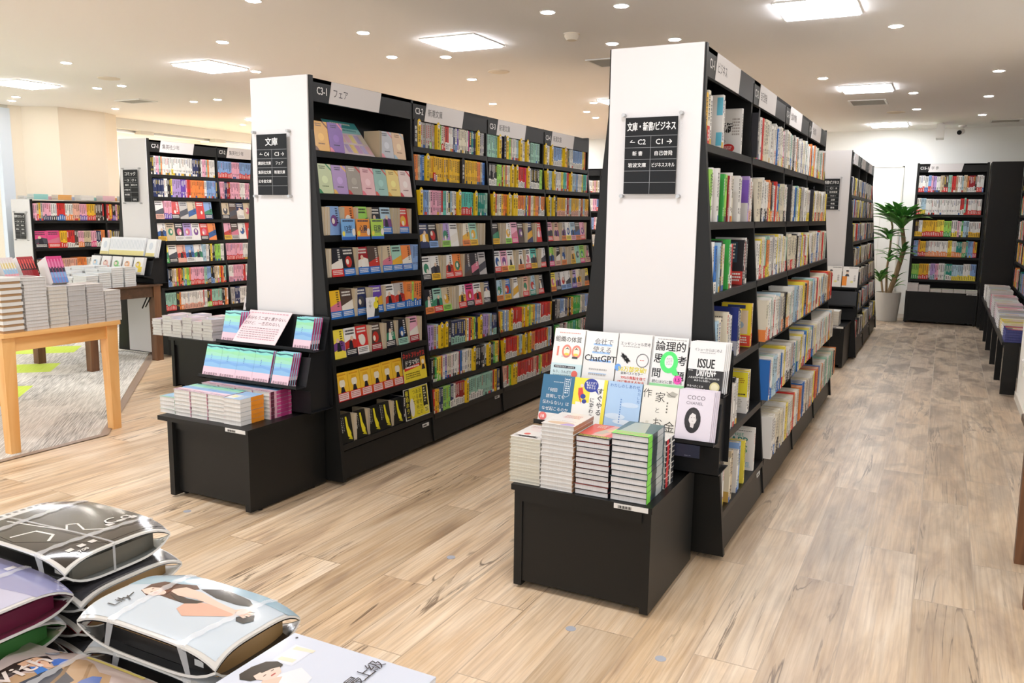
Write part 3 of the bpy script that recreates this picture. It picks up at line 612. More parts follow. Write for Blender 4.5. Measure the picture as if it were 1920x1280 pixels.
C32 = ['K新潮文庫 D安部公房 g5 g1/l g2 D有吉佐和子 l2 w1/r s1 r2/w w3 n1 w1/b V1 c5 w1 P1 n1/w T1 n2 D五木寛之', 'o2 e1 b1 B1 D池波正太郎 y1/r y2 y1/r y1/w y12 K剣客商売 y9', 'D伊坂幸太郎 b5 w1 p5 r1 m2 w1 k1 q1 w2 w1/r D上橋菜穂子 m8/r m1 D遠藤周作 T7 t2',
       'Fn Fk/b E2 Fv/l Fw E2 Fc/o Ft/y E4 Fk/y', 'Fw/k Fw/y E3 Fw/r Fo/r E1 Fd Fk Fg', 'Fk/o Ft/r Fe/l E4 Fw/r FP/k Fw/r E1 Fn/k Fw/l', 'v3 e1 q1 D大江健三郎 n1 D小野不由美 K十二国記 n8/t y1 w1 r1 n1 y1 l1 n2 D川端康成 n2',
       'k2 G1 Y2/l o1 w1 v1/B c3 w5 r1 B1 w4 c2 D今野敏 k6 q1 w1/k D沢木耕太郎 w1', 'r1 y2 n2 l4 n2/w w1 R6/w D司馬遼太郎 t9/w t8']
C33 = ['t7 D佐々木譲 n2 Kドイツの街 D重松清 l3 s1 w4 q2 D城山三郎 c2 w2 D曽野綾子 k2', 'k6/w l3 R1 Y1 m1 o1 w1 c1 D筒井康隆 c2 D夏目漱石 r6/w P1 D乃南アサ w3', 'D江國香織 r2 c3 y1 o3 D西村京太郎 n1 w1 D楡周平 D畠中恵 o7/w y1 B1 Y1', 'Fk/y E4 Fw/l Fp/P Fd E2 Fn E3 Fr', 'Fw/r Fp/o Fw/Y E3 Fw/o E1 Fw/r Fm/y E3 Fw/r',
       'Fq/o E1 FB/y E1 Fw E3 Fs/r E1 Fq/T E2 Fk/r', 'o1/k Y1 b2 w1 b1 c1 D藤沢周平 r8/w y2 w1/r D星新一 l3 Y2', 'D三浦綾子 r12/w y1 q2 w1/r D三浦哲郎 n2 D三島由紀夫 o4', 's3/w r1 G1/w l1 D宮本輝 D宮部みゆき Y1 r14/w']
C34 = ['D山崎豊子 q1 w3 D山田詠美 b9/w Y2 D横山秀夫 o2 l1 d1', 'D山本周五郎 q5 D山崎豊子 b2 w4 Y2 m3 p1 r2 D吉村昭 w1', 'D湯本香樹 o1 q2 D柚木麻子 K海外文学 y9/s w2 R1', 'Fp/r E1 Fs E2 Fg/o Fw/Y Fq/p Fd/o', 'Fl/P E1 Fk/s E1 Fg/o E4 Fe/y Ft', 'FY/o Fg/k Fw/b Fw/b E1 Fv/V Fc/s E3', 'K日本文学 c2 g3 b3/w w2 n2 y1 k2 y2 G4 G4', 'G4 g2 w1 k1 R1 w2 G5 m3', 'k3 w3 G6']
for k, specs in ((1, C32), (2, C33), (3, C34)):
    rows(M3, k, specs, Z3b, 'paperback', f'C3-{k + 1} bay', 'paperbacks on the C3 bookcase', 32 + k, fw=.098)
BIZ = 'wwwwwwwwwwwwwccccccckYrBogtq'
C11 = ['y1 c1/r w1 S.16 Aw:bluepatch w1 S.3 Aw:jutsu w1 S.4', 'l1 w1 S.05 Aw:lines w1 S.06 Gw1 Al:lines S.05 R1 Aw:lines c1 S.1 Aw:lines w2 S.12 Av:violet v1/w w1/s w1 S.4'.replace('Gw1', 'G1'), 'w1 B1/w S.04 Aq:lines k1 c2 S.06 AG:lines w1 r1/w S.2 Ak:person r1/k w1 k1 S.4', 'q1 c1 S.1 Ac:lines w1 w1/n S.12 An:navyc n1/w Y1/r S.2 Ay:yellowred w1/r S.4', 'b1 w1 S.03 Aw:lines w1 S.03 Aw:lines w1 S.03 Aw:lines k1 w1 S.2 Aw:yellowc Y1/w w1 S.4', 'w1/Y S.1 Ac:kraft e1 S.08 Aw:lines b1 S.08 AY:lines w1 S.17 Aw:happiness w1 S.4']
_L = [('m', .15, .78, .85, .92, 2, '#77746e'), ('m', .3, .3, .7, .36, 1, '#a5a29a'), ('m', .3, .1, .7, .14, 1, '#a5a29a')]
ARTS['lines'] = _L
ARTS['bluepatch'] = [('p', [(.0, .45), (.1, .45), (.14, .95), (0, .95)], '#efc24a'), ('r', .82, .62, 1, .95, '#6cc4dc'), ('r', .82, .05, 1, .3, '#6cc4dc'), ('v', '人生', .3, .38, .16, '#e2606a'), ('m', .5, .5, .6, .7, 2, '#4a4a4a')]
ARTS['violet'] = [('r', 0, .45, 1, 1, '#8a62c8'), ('v', 'の心得', .55, .95, .2, '#f4eefa', .01), ('m', .15, .5, .25, .9, 6, '#e3d6f4'), ('r', 0, 0, 1, .45, '#f3efec'), ('v', 'マン', .5, .38, .16, '#55506a'), ('e', .7, .16, .07, .06, '#b79ae0')]
ARTS['person'] = [('r', 0, 0, 1, 1, '#26262a'), ('r', .3, .5, .8, .96, '#2f4a5a'), ('m', .36, .55, .74, .92, 5, '#e6e2da'), ('r', 0, 0, 1, .3, '#d5443c'), ('e', .35, .4, .13, .1, '#e2bfa4'), ('p', [(.12, 0), (.6, 0), (.5, .3), (.2, .3)], '#1c1c20'), ('m', .62, .05, .94, .26, 3, '#f6efe8')]
ARTS['navyc'] = [('r', 0, 0, 1, 1, '#2c3a86'), ('v', 'ミライ', .5, .9, .2, '#e9ecf6', .01), ('r', 0, 0, 1, .3, '#c9cbd8'), ('m', .1, .05, .9, .25, 3, '#4a5590')]
ARTS['yellowred'] = [('r', 0, 0, 1, 1, '#f6dd3a'), ('r', .2, .88, .8, .96, '#2c3f7a'), ('r', .1, .3, .9, .84, '#efd9bc'), ('e', .4, .62, .14, .09, '#f4e8dc'), ('e', .65, .5, .12, .08, '#a9c4e0'), ('r', 0, .02, 1, .27, '#e8503e'), ('m', .1, .06, .9, .23, 3, '#fbf1e8')]
ARTS['yellowc'] = [('r', .1, .4, 1, 1, '#f7ea3a'), ('m', .5, .72, .9, .86, 3, '#b8862a'), ('m', .15, .42, .95, .48, 1, '#3a3a36'), ('m', .15, .12, .85, .34, 5, '#c4c0b6')]
ARTS['kraft'] = [('r', 0, 0, 1, .24, '#d9b05c'), ('p', [(0, .3), (.2, .3), (.5, .7), (0, .95)], '#b09a7a'), ('m', .45, .5, .85, .9, 5, '#8d8578')]
ARTS['jutsu'] = [('v', '術', .55, .72, .34, '#2a2622', .03), ('m', .08, .2, .16, .9, 9, '#8a7f78'), ('e', .6, .14, .2, .1, '#dc3a34'), ('m', .48, .1, .72, .18, 2, '#fbe9e4'), ('m', .7, .4, .94, .8, 6, '#b9b0a8'), ('l', [(.3, .12), (.5, .3), (.42, .36)], .012, '#7a746c')]
ARTS['happiness'] = [('t', 'THREE', .42, .86, .16, '#54b49a', .0, .5), ('t', 'APP', .5, .72, .34, '#2f8f86', .01), ('t', 'ESS', .56, .52, .34, '#48ac74', .01), ('t', '幸福', .52, .34, .16, '#3b3a3a', .01), ('m', .1, .94, .9, .97, 1, '#7d7a76'), ('m', .4, .06, .9, .2, 4, '#9ccbd8')]
BK = dict(h=(.188, .218), t=(.02, .034), d=(.128, .145), fw=.13, lean=6)
for k in range(4):
    sp = C11 if k == 0 else [mixed(70 + k * 10 + i, BIZ, 'rYBok') for i in range(6)]
    if k == 1: sp[0] = 'K自己啓発 w1/Y p1/P ' + sp[0]
    if k == 2: sp[1] = 'Kリーダーシップ ' + sp[1]
    if k == 3: sp[1] = 'Kビジネススキル ' + sp[1]
    rows(M1, k, sp, Z1, 'business_book', 'C1 nearest bay' if k == 0 else f'C1 {ordinal(k)} bay', 'business books on the C1 bookcase', 50 + k, loop=k > 0, out=(.012, .012, 0, .035, .04, .04) if k else None, **BK)

for k in range(3):
    rows(M1b, k, [mixed(170 + k * 10 + i, 'wwwwwwccckknBgYr', 'rYBok') for i in range(7)], Z1b, 'hardback', f'{ordinal(k)} bay beyond C1', 'books on the bookcase beyond C1', 90 + k, h=(.165, .184), t=(.022, .036), d=(.12, .135))
C71 = ['k2 w1 p2 t1 o1 w6 w1/Y w12 n4', 'n7 w2 k2 Y1 v5 V3 p1 r2 o3 o6 w2 b6', 'Fw/s p4/V Fr/k Fg Fe Fr Fb/n Fn Fk/e Fd/w', 'Fw/y Fe Fk/w Fv/w Fw Fr/k Fo Fp o2', 'FY/G Fw/k Fs Fb/w Fw q2 w2 k1 Y1 k2 l4 w6 d4', 'b3/d k2/b e2 w1/P y1/G r1 o1 k1/r t1 Y1/B l2 o1/G p9/r t2', 't7/r k2 o1 w2/o w14/s r1 w2 k2/l r1/l']
C72 = ['b9/r p6', 'p3 n2 R2 p7 w4', 'Fe/k Fd Fn/w Fe', 'Fp/y Fd/g Fw Fr', 'p11/r w4', 'w3/p p8 r2', 'g3 n4 w5 p4']
CM = dict(h=(.168, .174), t=(.016, .02), d=(.11, .115), fw=.1)
for k, sp in enumerate((C71, C72)): rows(M7, k, sp, Z7, 'comic_book', f'C7-{k + 1} bay', 'comics on the C7 bookcase', 110 + k, first=.84, **CM)
C9R = ['p2 e1/r y1 g1 p4/n w3/k r4/B w4/o s4 p4/V y5/r d3 k1 r5/d s4', 'FP/k FP/r y3/r r4/w d2 p3/o e4/k p3/P n3/w o4/d k2/l r4 s5', 'd2 r2 b1 y1 p6 s9/p o6/w w5/r', 'r4 p6 w4 o5 y4 s6']
for k in range(2): rows(M9, k, C9R if k == 0 else [mixed(200 + i, 'rposyGdk', 'wkV') for i in range(4)], Z9, 'comic_book', f'low comics bookcase, {ordinal(k)} bay', 'comics on the low bookcase', 130 + k, first=.98, flare=False, h=(.196, .208), t=(.02, .026), d=(.12, .14), fw=.16)
CB = ['w3/r w2/B b2/r p1 v2 w2 e2 d2/r t2 r2 e1 w2 q1 e2 o1/w R4/w d1', 'w2/r q3/Y w5 w16 r2/w t1 r1 w8/r', 'd2/y w2/y y8/r Y4/r l4/G w3/Y p1 w1 G1/Y q3 w8/y w3', 'b3 o1/P y3/r g2/o w12/o Y2/y w3/o T3/o e2/G m1', 'l4/G y5/r w1 v3/q p2 w3 t1 T3/w q6/Y w4/Y b3/Y Y1 e2/n']
rows(MB_, 0, CB, ZB, 'workbook', 'C15-1 bookcase', 'study guides on the C15-1 bookcase', 150, first=.84, flare=False, u=UB, n=NB_, h=(.205, .225), t=(.017, .024), d=(.16, .18))
for k in range(3): rows(MF, k, [mixed(300 + k * 7 + i, 'wwcbnrpkYe', 'rBY') for i in range(5)], ZB, 'workbook', f'distant wall bookcase, {ordinal(k)} bay', 'books on the distant wall bookcase', 160 + k, flare=False, u=UB, n=NB_, h=(.185, .2), t=(.022, .034), d=(.13, .15))
for k in range(3): rows(MR, k, [mixed(340 + k * 7 + i, 'wwYbnrpkoT', 'rBY') for i in range(5)], ZB, 'workbook', f'right wall bookcase, {ordinal(k)} bay', 'books on the right wall bookcase', 170 + k, flare=False, u=(0, -1, 0), n=(-1, 0, 0), h=(.2, .232), t=(.03, .05), d=(.18, .2))
for nm, (lb) in dict(paperback='remaining paperbacks of many colours filling the farther C3 shelves', business_book='remaining business books filling the farther C1 shelves', comic_book='remaining comics filling the farther comics shelves', hardback='remaining books on the bookcase beyond C1', workbook='remaining books on distant wall bookcases').items():
    if nm in REST: tag(REST[nm].build('more_' + nm + 's'), lb, 'books', kind='stuff')
# guide signs on the white end panels
acrylic_sign((-1.195, C1Y - .008, 1.470), .252, .336, (.018, .016, .216, .30), '文庫・新書/ビジネス', [('← C2', 'C1 →'), ('新 書', '自己啓発'), ('岩波文庫', 'ビジネススキル'), ('', ''), ('', '')], 'clear acrylic sign with black sheet on the big white C1 end panel', title_h=.24, tsz=.036, csz=.019)
acrylic_sign((-3.18, C3Y - .008, 1.467), .246, .336, (.034, .014, .2, .3), '文庫', [('← C4', 'C3 →'), ('講談社文庫', 'フェア'), ('集英社文庫', '新潮文庫'), ('幻冬舎文庫', ''), ('', '')], 'clear acrylic sign with black sheet on the white C3 end panel', title_h=.25, tsz=.042, csz=.018)
acrylic_sign((-7.03, 5.462, 1.45), .25, .34, (.022, .02, .2, .3), 'コミック', [('← C8', 'C7 →'), ('講談社', '集英社少年'), ('小学館少年', ''), ('秋田書店', ''), ('', '白泉社')], 'clear acrylic sign with dark blue-grey sheet on the C7 end panel', title_h=.25, tsz=.04, csz=.018)
acrylic_sign((-9.75, 6.072, 1.02), .25, .34, (.022, .02, .2, .3), '青年コミック', [('← C10', 'C9 →'), ('小学館', '講談社'), ('集英社', '白泉社'), ('', '双葉社'), ('', '')], 'clear acrylic sign with black sheet on the low bookcase by the column', title_h=.25, tsz=.034, csz=.018)
acrylic_sign((-1.20, 8.872, 1.47), .252, .336, (.018, .016, .216, .30), '文庫・新書/ビジネス', [('← C2', 'C1 →'), ('', '経済経営'), ('', 'マネー'), ('', '法律'), ('', '金融'), ('', '資格')], 'clear acrylic sign with black sheet on the farther pinkish-white end panel', title_h=.24, tsz=.036, csz=.019)

# pop-up cards among the paperbacks of the first C3 bay
def pop_card(s_, row, dz, w, h, lean, items, base, label, y=0., thick=.0015, yaw=0):
    z = Z3a[row]; M = M3 @ Matrix.Translation((s_, lip(z) + y, z + dz)) @ Matrix.Rotation(R(-lean), 4, 'X'); t = thing('pop_card', label, 'card'); t.matrix_world = M
    b = MB().box((0, 0, 0), (w, thick, h), base); art(b, items, w, h); b.build('card', t)
pop_card(.275, 0, .0012, .28, .235, 38, [('r', 0, .8, 1, 1, '#4fa3a0'), ('m', .2, .86, .8, .94, 1, '#f1ead2'), ('p', [(0, .62), (1, .66), (1, .8), (0, .8)], '#a5d9d6'), ('m', .08, .68, .9, .76, 1, '#5f9a98')] + [('r', .05 + .16 * i, .36, .18 + .16 * i, .6, c) for i, c in enumerate(('#f3b8c4', '#f6d3c0', '#f2c4d4', '#f7e4a0', '#c9b8e2', '#f4ead8'))] + [('r', .05 + .16 * i, .06, .18 + .16 * i, .3, c) for i, c in enumerate(('#f1dce2', '#c3aedb', '#f5d98e', '#d2a9d6', '#c9bce6', '#f3c9d2'))], '#f0dfe4', 'slanted teal and pink card lying back on the first shelf, C3-1 bay', y=.03)
for i, (c, w_) in enumerate((('#7db4ea', 'light blue'), ('#f39a3e', 'orange'), ('#b7dc5a', 'lime'))):
    pop_card(.15 + .125 * i, 2, -.022, .112, .108, 4, [('r', 0, 0, 1, .14, '#2f66bd'), ('m', .1, .8, .9, .94, 1, '#3a3f55'), ('t', ('13年', '心臓', '日常')[i], .5, .55, .3, '#26304a', .02, .6), ('e', .14, .3, .1, .12, '#f4e25a'), ('e', .88, .36, .12, .18, '#f3ece2'), ('m', .3, .3, .7, .42, 2, '#5a5f70')], c, f'{w_} pop-up card hanging before the third shelf, C3-1 bay', y=-.016)
pop_card(.30, 4, -.02, .105, .115, 4, [('p', [(.55, 0), (1, 0), (1, 1), (.85, 1)], '#1e2a30'), ('r', 0, 0, 1, .08, '#2f66bd'), ('v', '心中', .3, .9, .22, '#33343c'), ('e', .78, .62, .2, .18, '#f4e23c'), ('e', .86, .88, .14, .12, '#f4e23c')], '#f1efec', 'white and black pop-up card with yellow bubbles before the fifth shelf, C3-1 bay', y=-.016)
pop_card(.615, 6, .0012, .235, .182, 7, [('r', 0, .0, 1, .44, '#f7e23c'), ('r', 0, .44, 1, 1, '#231f1f'), ('t', 'ネットフリックス', .5, .84, .155, '#e2362c', .03, .94), ('t', 'ドラマ化!', .42, .6, .15, '#f6f3ea', .03, .6), ('p', [(.05, .36), (.72, .44), (.72, .54), (.05, .46)], '#e0342c'), ('m', .1, .4, .68, .49, 1, '#fbf3ea'), ('r', .76, .3, .98, .72, '#f4bf3a'), ('e', .87, .55, .06, .08, '#f4ead2'), ('p', [(.79, .3), (.95, .3), (.91, .46), (.83, .46)], '#26222a'), ('m', .08, .08, .72, .28, 3, '#8a7a1c')], '#f1efe6', 'black and yellow card with red lettering on the seventh shelf, C3-1 bay', y=.004)
pop_card(.60, 7, .0012, .25, .182, 7, [('r', .02, .02, .98, .98, '#f5e432'), ('r', .02, .02, .22, .98, '#201f1c'), ('v', '最恐ホラー', .12, .95, .132, '#f4e53a', .02), ('e', .3, .36, .09, .3, '#efece2'), ('v', '近畿地方の', .66, .93, .12, '#3a351c', .0), ('v', 'ある場所に', .53, .93, .12, '#3a351c', 0), ('v', 'ついて', .4, .93, .12, '#3a351c', 0), ('r', .76, .3, .94, .95, '#26241e'), ('m', .8, .4, .9, .9, 6, '#e9e2b0'), ('e', .87, .2, .1, .12, '#f7ee7a'), ('t', '25', .87, .18, .12, '#26241e', .02)], '#f1efe6', 'yellow card with black vertical lettering on the bottom shelf, C3-1 bay', y=.004)
# ---------------------------------------------------------------- display boxes, racks and the books on them
def rack_book(x, y, z, w, h, t, cc, items, label, group=None, lean=17, copies=1, spine=None, smarks=None, clabel='copy', m='gloss', name='book'):
    """a face-out book leaning on a rack, with further copies behind it"""
    for i in range(copies):
        M = Matrix.Translation((x + .004 * i, y + (t + .0012) * i / math.cos(R(lean)), z + .001 + t * math.sin(R(lean)))) @ Matrix.Rotation(R(-lean), 4, 'X')
        r = thing(name, label if i == 0 else f'{clabel}, {ordinal(i - 1)} behind the front one', 'book', group=group); r.matrix_world = M
        c, p = cover_book(w, h, t, cc, items if i == 0 else (), spine, m=m, parts=True, smarks=smarks); c.build('cover', r); p.build('page_block', r)
def flat_stack(x, y, z, n, w, h, t, cc, items, label, rg, rz=0, spine=None, smarks=None, band=None, name='book', group=None, cat='book', pg='#efece6', jit=.0015, board=None):
    """n books lying flat, covers up, feet towards -y, spines to +x; (x, y) = front left corner of the pile"""
    tops = {}
    for i in range(n):
        tt = t if not isinstance(t, (list, tuple)) else t[i % len(t)]; last = i == n - 1
        M = Matrix.Translation((x + rg.uniform(-jit, jit), y + rg.uniform(-jit, jit), z + tt)) @ Matrix.Rotation(rz + R(rg.uniform(-.35, .35)), 4, 'Z') @ Matrix.Rotation(R(-90), 4, 'X')
        r = thing(name, label.format(i=ordinal(n - 1 - i) if not last else 'topmost'), cat, group=group); r.matrix_world = M
        key = (last, tt)
        if key not in tops:
            c, p = cover_book(w, h, tt, cc, items if last else (), spine, parts=True, smarks=smarks, m='gloss', board=board); p.c = [lin(pg)] * len(p.c); tops[key] = (c.mesh('cover'), p.mesh('page_block'))
        for nm, me in zip(('cover', 'page_block'), tops[key]):
            o = bpy.data.objects.new(nm, me); col.objects.link(o); o.parent = r
        z += tt + .0006
    return z
rg = random.Random(5)
display_box(-1.352, 2.655, .53, .555, .406, 'black display box at the foot of the C1 end panel, four book piles on top', over=.012, inset=.006)
display_rack(-1.44, -.70, C1Y - .009, 'black two-step steel rack of face-out books on the C1 end panel')
RA = R(0)
A = [
 ('white book with big salmon 100 on its cover, first on the upper C1 rack', '#f7f5f0', [('r', 0, 0, 1, .3, '#d3ebef'), ('t', '組織の体質', .48, .79, .19, '#2a2a2c', .005, .86), ('m', .16, .9, .84, .93, 1, '#e59a8e'), ('t', '1', .17, .55, .42, '#f08a76', .03), ('e', .46, .55, .155, .135, '#f08a76'), ('e', .46, .55, .1, .09, '#fdf0d8'), ('e', .78, .55, .155, .135, '#f08a76'), ('e', .78, .55, .1, .09, '#fdf0d8'), ('p', [(.4, .58), (.47, .63), (.55, .58), (.47, .6)], '#26242a'), ('p', [(.7, .58), (.77, .63), (.85, .58), (.77, .6)], '#26242a'), ('e', .47, .49, .08, .025, '#f2d84a'), ('e', .77, .49, .08, .025, '#f2d84a'),
   ('r', .66, .41, .84, .45, '#3a3a3c'), ('m', .3, .43, .56, .445, 1, '#a6a2a0'), ('r', .13, .205, .78, .255, '#26303a'), ('e', .13, .23, .03, .025, '#26303a'), ('e', .78, .23, .03, .025, '#26303a'), ('t', 'それがうちのルールだから', .455, .23, .058, '#ffffff', .02, .62), ('t', 'もう、うんざりだ', .44, .13, .1, '#3a4a56', 0, .7), ('e', .8, .1, .1, .07, '#ee6a5a'), ('m', .1, .02, .7, .07, 2, '#8fb4c0')], 2, '#f2efe8'),
 ('white book with ChatGPT in black letters, second on the upper C1 rack', '#f3f2ef', [('r', .26, .72, .84, .76, '#9fc6f2'), ('r', .24, .56, .8, .6, '#9fc6f2'), ('t', '会社で', .58, .8, .2, '#55565c', 0, .7), ('t', '使える', .54, .64, .2, '#55565c', 0, .66), ('r', .18, .4, .86, .44, '#86b4ee'), ('t', 'ChatGPT', .52, .47, .26, '#26272c', .02, .98), ('m', .2, .2, .8, .26, 1, '#b9b6b2'), ('m', .2, .1, .76, .16, 1, '#b9b6b2'), ('r', .2, .16, .76, .175, '#a9cbf2')], 1, None),
 ('white book with a black scribble and a ring, third on the upper C1 rack', '#f4f3f1', [('t', 'エッセンシャル思考', .52, .81, .115, '#2c2c30', .0, .9), ('m', .14, .74, .66, .76, 1, '#8e8c8a'), ('l', [(.26 + .17 * math.sin(i * 2.4) * (.5 + .5 * ((i * 37) % 17) / 17), .52 + .12 * math.cos(i * 2.4 + .9) * (.5 + .5 * ((i * 53) % 13) / 13)) for i in range(46)], .012, '#2a2a2c')] +
   [('l', [(.78 + q * math.cos(i * .33), .5 + q * .72 * math.sin(i * .33)) for i in range(20)], .009, '#55555a') for q in (.17, .185)] + [('m', .7, .49, .86, .51, 1, '#e58a80'), ('e', .06, .33, .1, .07, '#6fa8ee'), ('t', '50万部突破!', .5, .31, .17, '#f3e23c', .03, .85), ('t', '全米ベストセラー', .5, .23, .085, '#3a3a3c', .01, .8), ('t', '99%の無駄を捨て', .56, .145, .1, '#e2453e', .01, .75), ('t', '1%に集中する方法', .5, .06, .1, '#e2453e', .01, .8)], 2, None),
 ('white book with a big green Q, fourth on the upper C1 rack', '#f6f6f4', [('m', .1, .93, .95, .96, 1, '#b8b6b4'), ('t', '論理的', .5, .82, .3, '#26262a', .012), ('t', '思', .18, .58, .29, '#26262a', .012), ('t', '考', .86, .56, .29, '#26262a', .012), ('t', '問', .16, .3, .29, '#26262a', .012), ('t', '題', .84, .27, .29, '#26262a', .012), ('r', 0, 0, 1, .1, '#a4f0ac'), ('t', '読むほどに賢くなる', .5, .14, .1, '#4a4a4e', 0, .92), ('e', .5, .52, .26, .21, '#5cf07e'), ('p', [(.5, .4), (.66, .28), (.82, .28), (.7, .44)], '#5cf07e'), ('e', .5, .53, .13, .125, '#f6f6f4'), ('m', .42, .46, .6, .6, 5, '#c9c9c6'), ('e', .8, .2, .12, .085, '#ff5ac0'), ('t', '1.5', .8, .2, .13, '#3a1a30', .02)], 1, None),
 ('white over black book reading ISSUE DRIVEN, right end of the upper C1 rack', '#f5f5f4', [('t', 'イシューからはじめよ', .52, .85, .1, '#5a5a5e', 0, .76), ('m', .3, .78, .74, .8, 1, '#a5a3a2'), ('r', 0, 0, 1, .46, '#2a2a2c'), ('t', 'ISSUE', .5, .59, .36, '#232325', .03, .47), ('t', 'DRIVEN+', .53, .41, .3, '#f6f6f4', .025, .54), ('t', '人生は何かを成し遂げるためには', .48, .3, .062, '#f4f4f2', .01, .86), ('t', 'あまりにも短い。', .44, .245, .062, '#f4f4f2', .01), ('t', 'やるべきことは', .26, .13, .066, '#f4f4f2', .02), ('t', '100分の1になる。', .32, .07, .074, '#f4f4f2', .03), ('e', .8, .14, .14, .1, '#d9cf9a'), ('e', .8, .14, .1, .07, '#efe7c2'), ('m', .03, .42, .16, .44, 1, '#f4f4f2')], 4, '#efeeea')]
xs = [-1.436, -1.292, -1.148, -1.0, -.853]
for i, (lb, cc, it, cp_, sp) in enumerate(A):
    rack_book(xs[i], 3.13, .7195, .139 if i else .138, .208 if i != 4 else .2, .013 if i < 4 else .0115, cc, it, lb, 'face-out books on the C1 rack', lean=15, copies=cp_, spine=sp, smarks=[(0, .46, '#2a2a2c')] if i == 4 else ([(0, .3, '#d3ebef')] if i == 0 else None), clabel=['white copy behind the salmon 100 book', '', 'white copy behind the scribble book', '', 'black-banded copy behind the ISSUE DRIVEN book'][i])
B = [
 ('teal blue book with white writing, first on the lower C1 rack', '#2f6f95', [('r', 0, 0, 1, .2, '#f3f0ec'), ('m', .36, .84, .66, .86, 1, '#e8eef2'), ('l', [(.7, .96), (.7, .6), (.78, .56), (.88, .6), (.88, .96)], .012, '#cfe0ea'), ('m', .73, .62, .86, .94, 7, '#cfe0ea'), ('t', '「何回', .36, .68, .12, '#f2f5f6', .0), ('t', '説明しても', .46, .55, .12, '#f2f5f6', .0), ('t', '伝わらない」は', .5, .42, .12, '#f2f5f6', 0), ('t', 'なぜ起こるのか', .5, .29, .12, '#f2f5f6', 0), ('e', .14, .12, .13, .085, '#ee7a74'), ('t', '10', .14, .12, .13, '#ffffff', .03)], 1),
 ('yellow-edged book with running figures, second on the lower C1 rack', '#f8f6f0', [('r', 0, .44, .5, 1, '#f9e743'), ('r', .9, 0, 1, 1, '#f9e743'), ('p', [(.1, .0), (.9, 0), (.9, .5), (.1, .5)], '#f8f6f0'), ('e', .52, .86, .22, .14, '#2c3f9e'), ('p', [(.62, .78), (.78, .68), (.7, .82)], '#2c3f9e'), ('t', '考えすぎて', .52, .91, .07, '#f4f6fa', .02), ('t', '動けない', .52, .86, .07, '#f4f6fa', .02), ('t', 'を変える', .52, .81, .07, '#f4f6fa', .02), ('p', [(.14, .78), (.26, .8), (.32, .66), (.2, .56), (.15, .66)], '#e2473f'), ('e', .24, .84, .05, .035, '#f4d9c6'), ('p', [(.2, .56), (.28, .46), (.24, .58)], '#e2473f'), ('e', .31, .62, .08, .05, '#2c3f9e'), ('e', .36, .52, .07, .045, '#33409a'), ('v', 'すぐやる', .82, .83, .19, '#26262c', .02), ('v', 'に変わる', .6, .62, .15, '#35353b', .01)], 1),
 ('sky blue book with faint clouds, third on the lower C1 rack', '#b4d3f3', [('e', .3, .3, .3, .06, '#d8e8f8'), ('e', .7, .55, .26, .05, '#cfe2f6'), ('e', .55, .2, .3, .05, '#e2eefa'), ('t', 'わたしのしあわせ', .5, .92, .11, '#4a79bf', 0, .9), ('v', 'わたした', .93, .9, .1, '#4a79bf', 0), ('m', .2, .3, .23, .74, 10, '#5d8acb'), ('m', .42, .16, .45, .66, 10, '#5d8acb'), ('m', .62, .4, .65, .78, 8, '#5d8acb'), ('e', .14, .04, .05, .035, '#2b3c60')], 1),
 ('cream book with thin black characters, fourth on the lower C1 rack', '#f0ede2', [('t', '作', .13, .84, .27, '#35332f', -.004), ('t', '家', .5, .78, .3, '#35332f', -.004), ('t', 'と', .46, .52, .17, '#6a6862', -.004), ('t', 'お', .5, .28, .3, '#35332f', -.004), ('t', '金', .84, .22, .32, '#35332f', -.004), ('p', [(.66, .84), (.82, .92), (.98, .88), (.9, .8), (.72, .8)], '#b9b6ab'), ('l', [(.66, .9), (.8, .83), (.92, .82)], .012, '#4a4842'), ('m', .7, .46, .74, .7, 4, '#77746c'), ('r', .06, .16, .14, .26, '#dcd8c9'), ('r', .17, .16, .25, .3, '#dcd8c9'), ('m', .3, .06, .7, .08, 1, '#9a978d')], 1),
 ('pale lilac book with COCO CHANEL and an oval portrait, right end of lower C1 rack', '#e9e1ec', [('t', 'COCO', .5, .86, .17, '#5c5660', -.004, .56), ('t', 'CHANEL', .47, .75, .125, '#7a7480', -.006, .56), ('e', .46, .42, .23, .25, '#2c2a2e'), ('e', .46, .46, .115, .125, '#e9e4e2'), ('p', [(.34, .52), (.4, .62), (.52, .61), (.59, .52), (.56, .42), (.54, .53), (.44, .56), (.37, .5), (.35, .42)], '#3a3638'), ('p', [(.4, .36), (.52, .36), (.5, .27), (.42, .27)], '#ddd6d4'), ('p', [(.28, .3), (.4, .29), (.5, .27), (.62, .34), (.6, .24), (.46, .18), (.33, .23)], '#1f1d21'), ('r', .41, .465, .445, .475, '#4a4548'), ('r', .485, .465, .52, .475, '#4a4548'), ('r', .445, .4, .485, .408, '#8a5f62'), ('m', .14, .3, .16, .74, 10, '#a49cab'), ('r', 0, 0, 1, .001, '#2e3242')], 4)]
xs = [-1.428, -1.286, -1.142, -.996, -.853]
for i, (lb, cc, it, cp_) in enumerate(B):
    rack_book(xs[i], 3.001, .5575, .141 if i < 4 else .134, .196, .013 if i < 4 else .009, cc, it, lb, 'face-out books on the C1 rack', lean=16, copies=cp_, spine='#e3dbe8' if i == 4 else None, clabel='pale lilac copy behind the oval portrait book')
t = thing('sales_card', 'dark navy card with white writing below the lilac book on the C1 rack', 'card', (-.99, 2.992, .505))
b = MB().box((0, -.003, 0), (.24, -.001, .052), '#2e3144', 'gloss'); art(b, [('m', .28, .35, .6, .82, 3, '#d9dae2'), ('m', .76, .08, .9, .14, 1, '#8f92a4')], .24, .052, y=-.0032, m='gloss'); b.build('card', t)
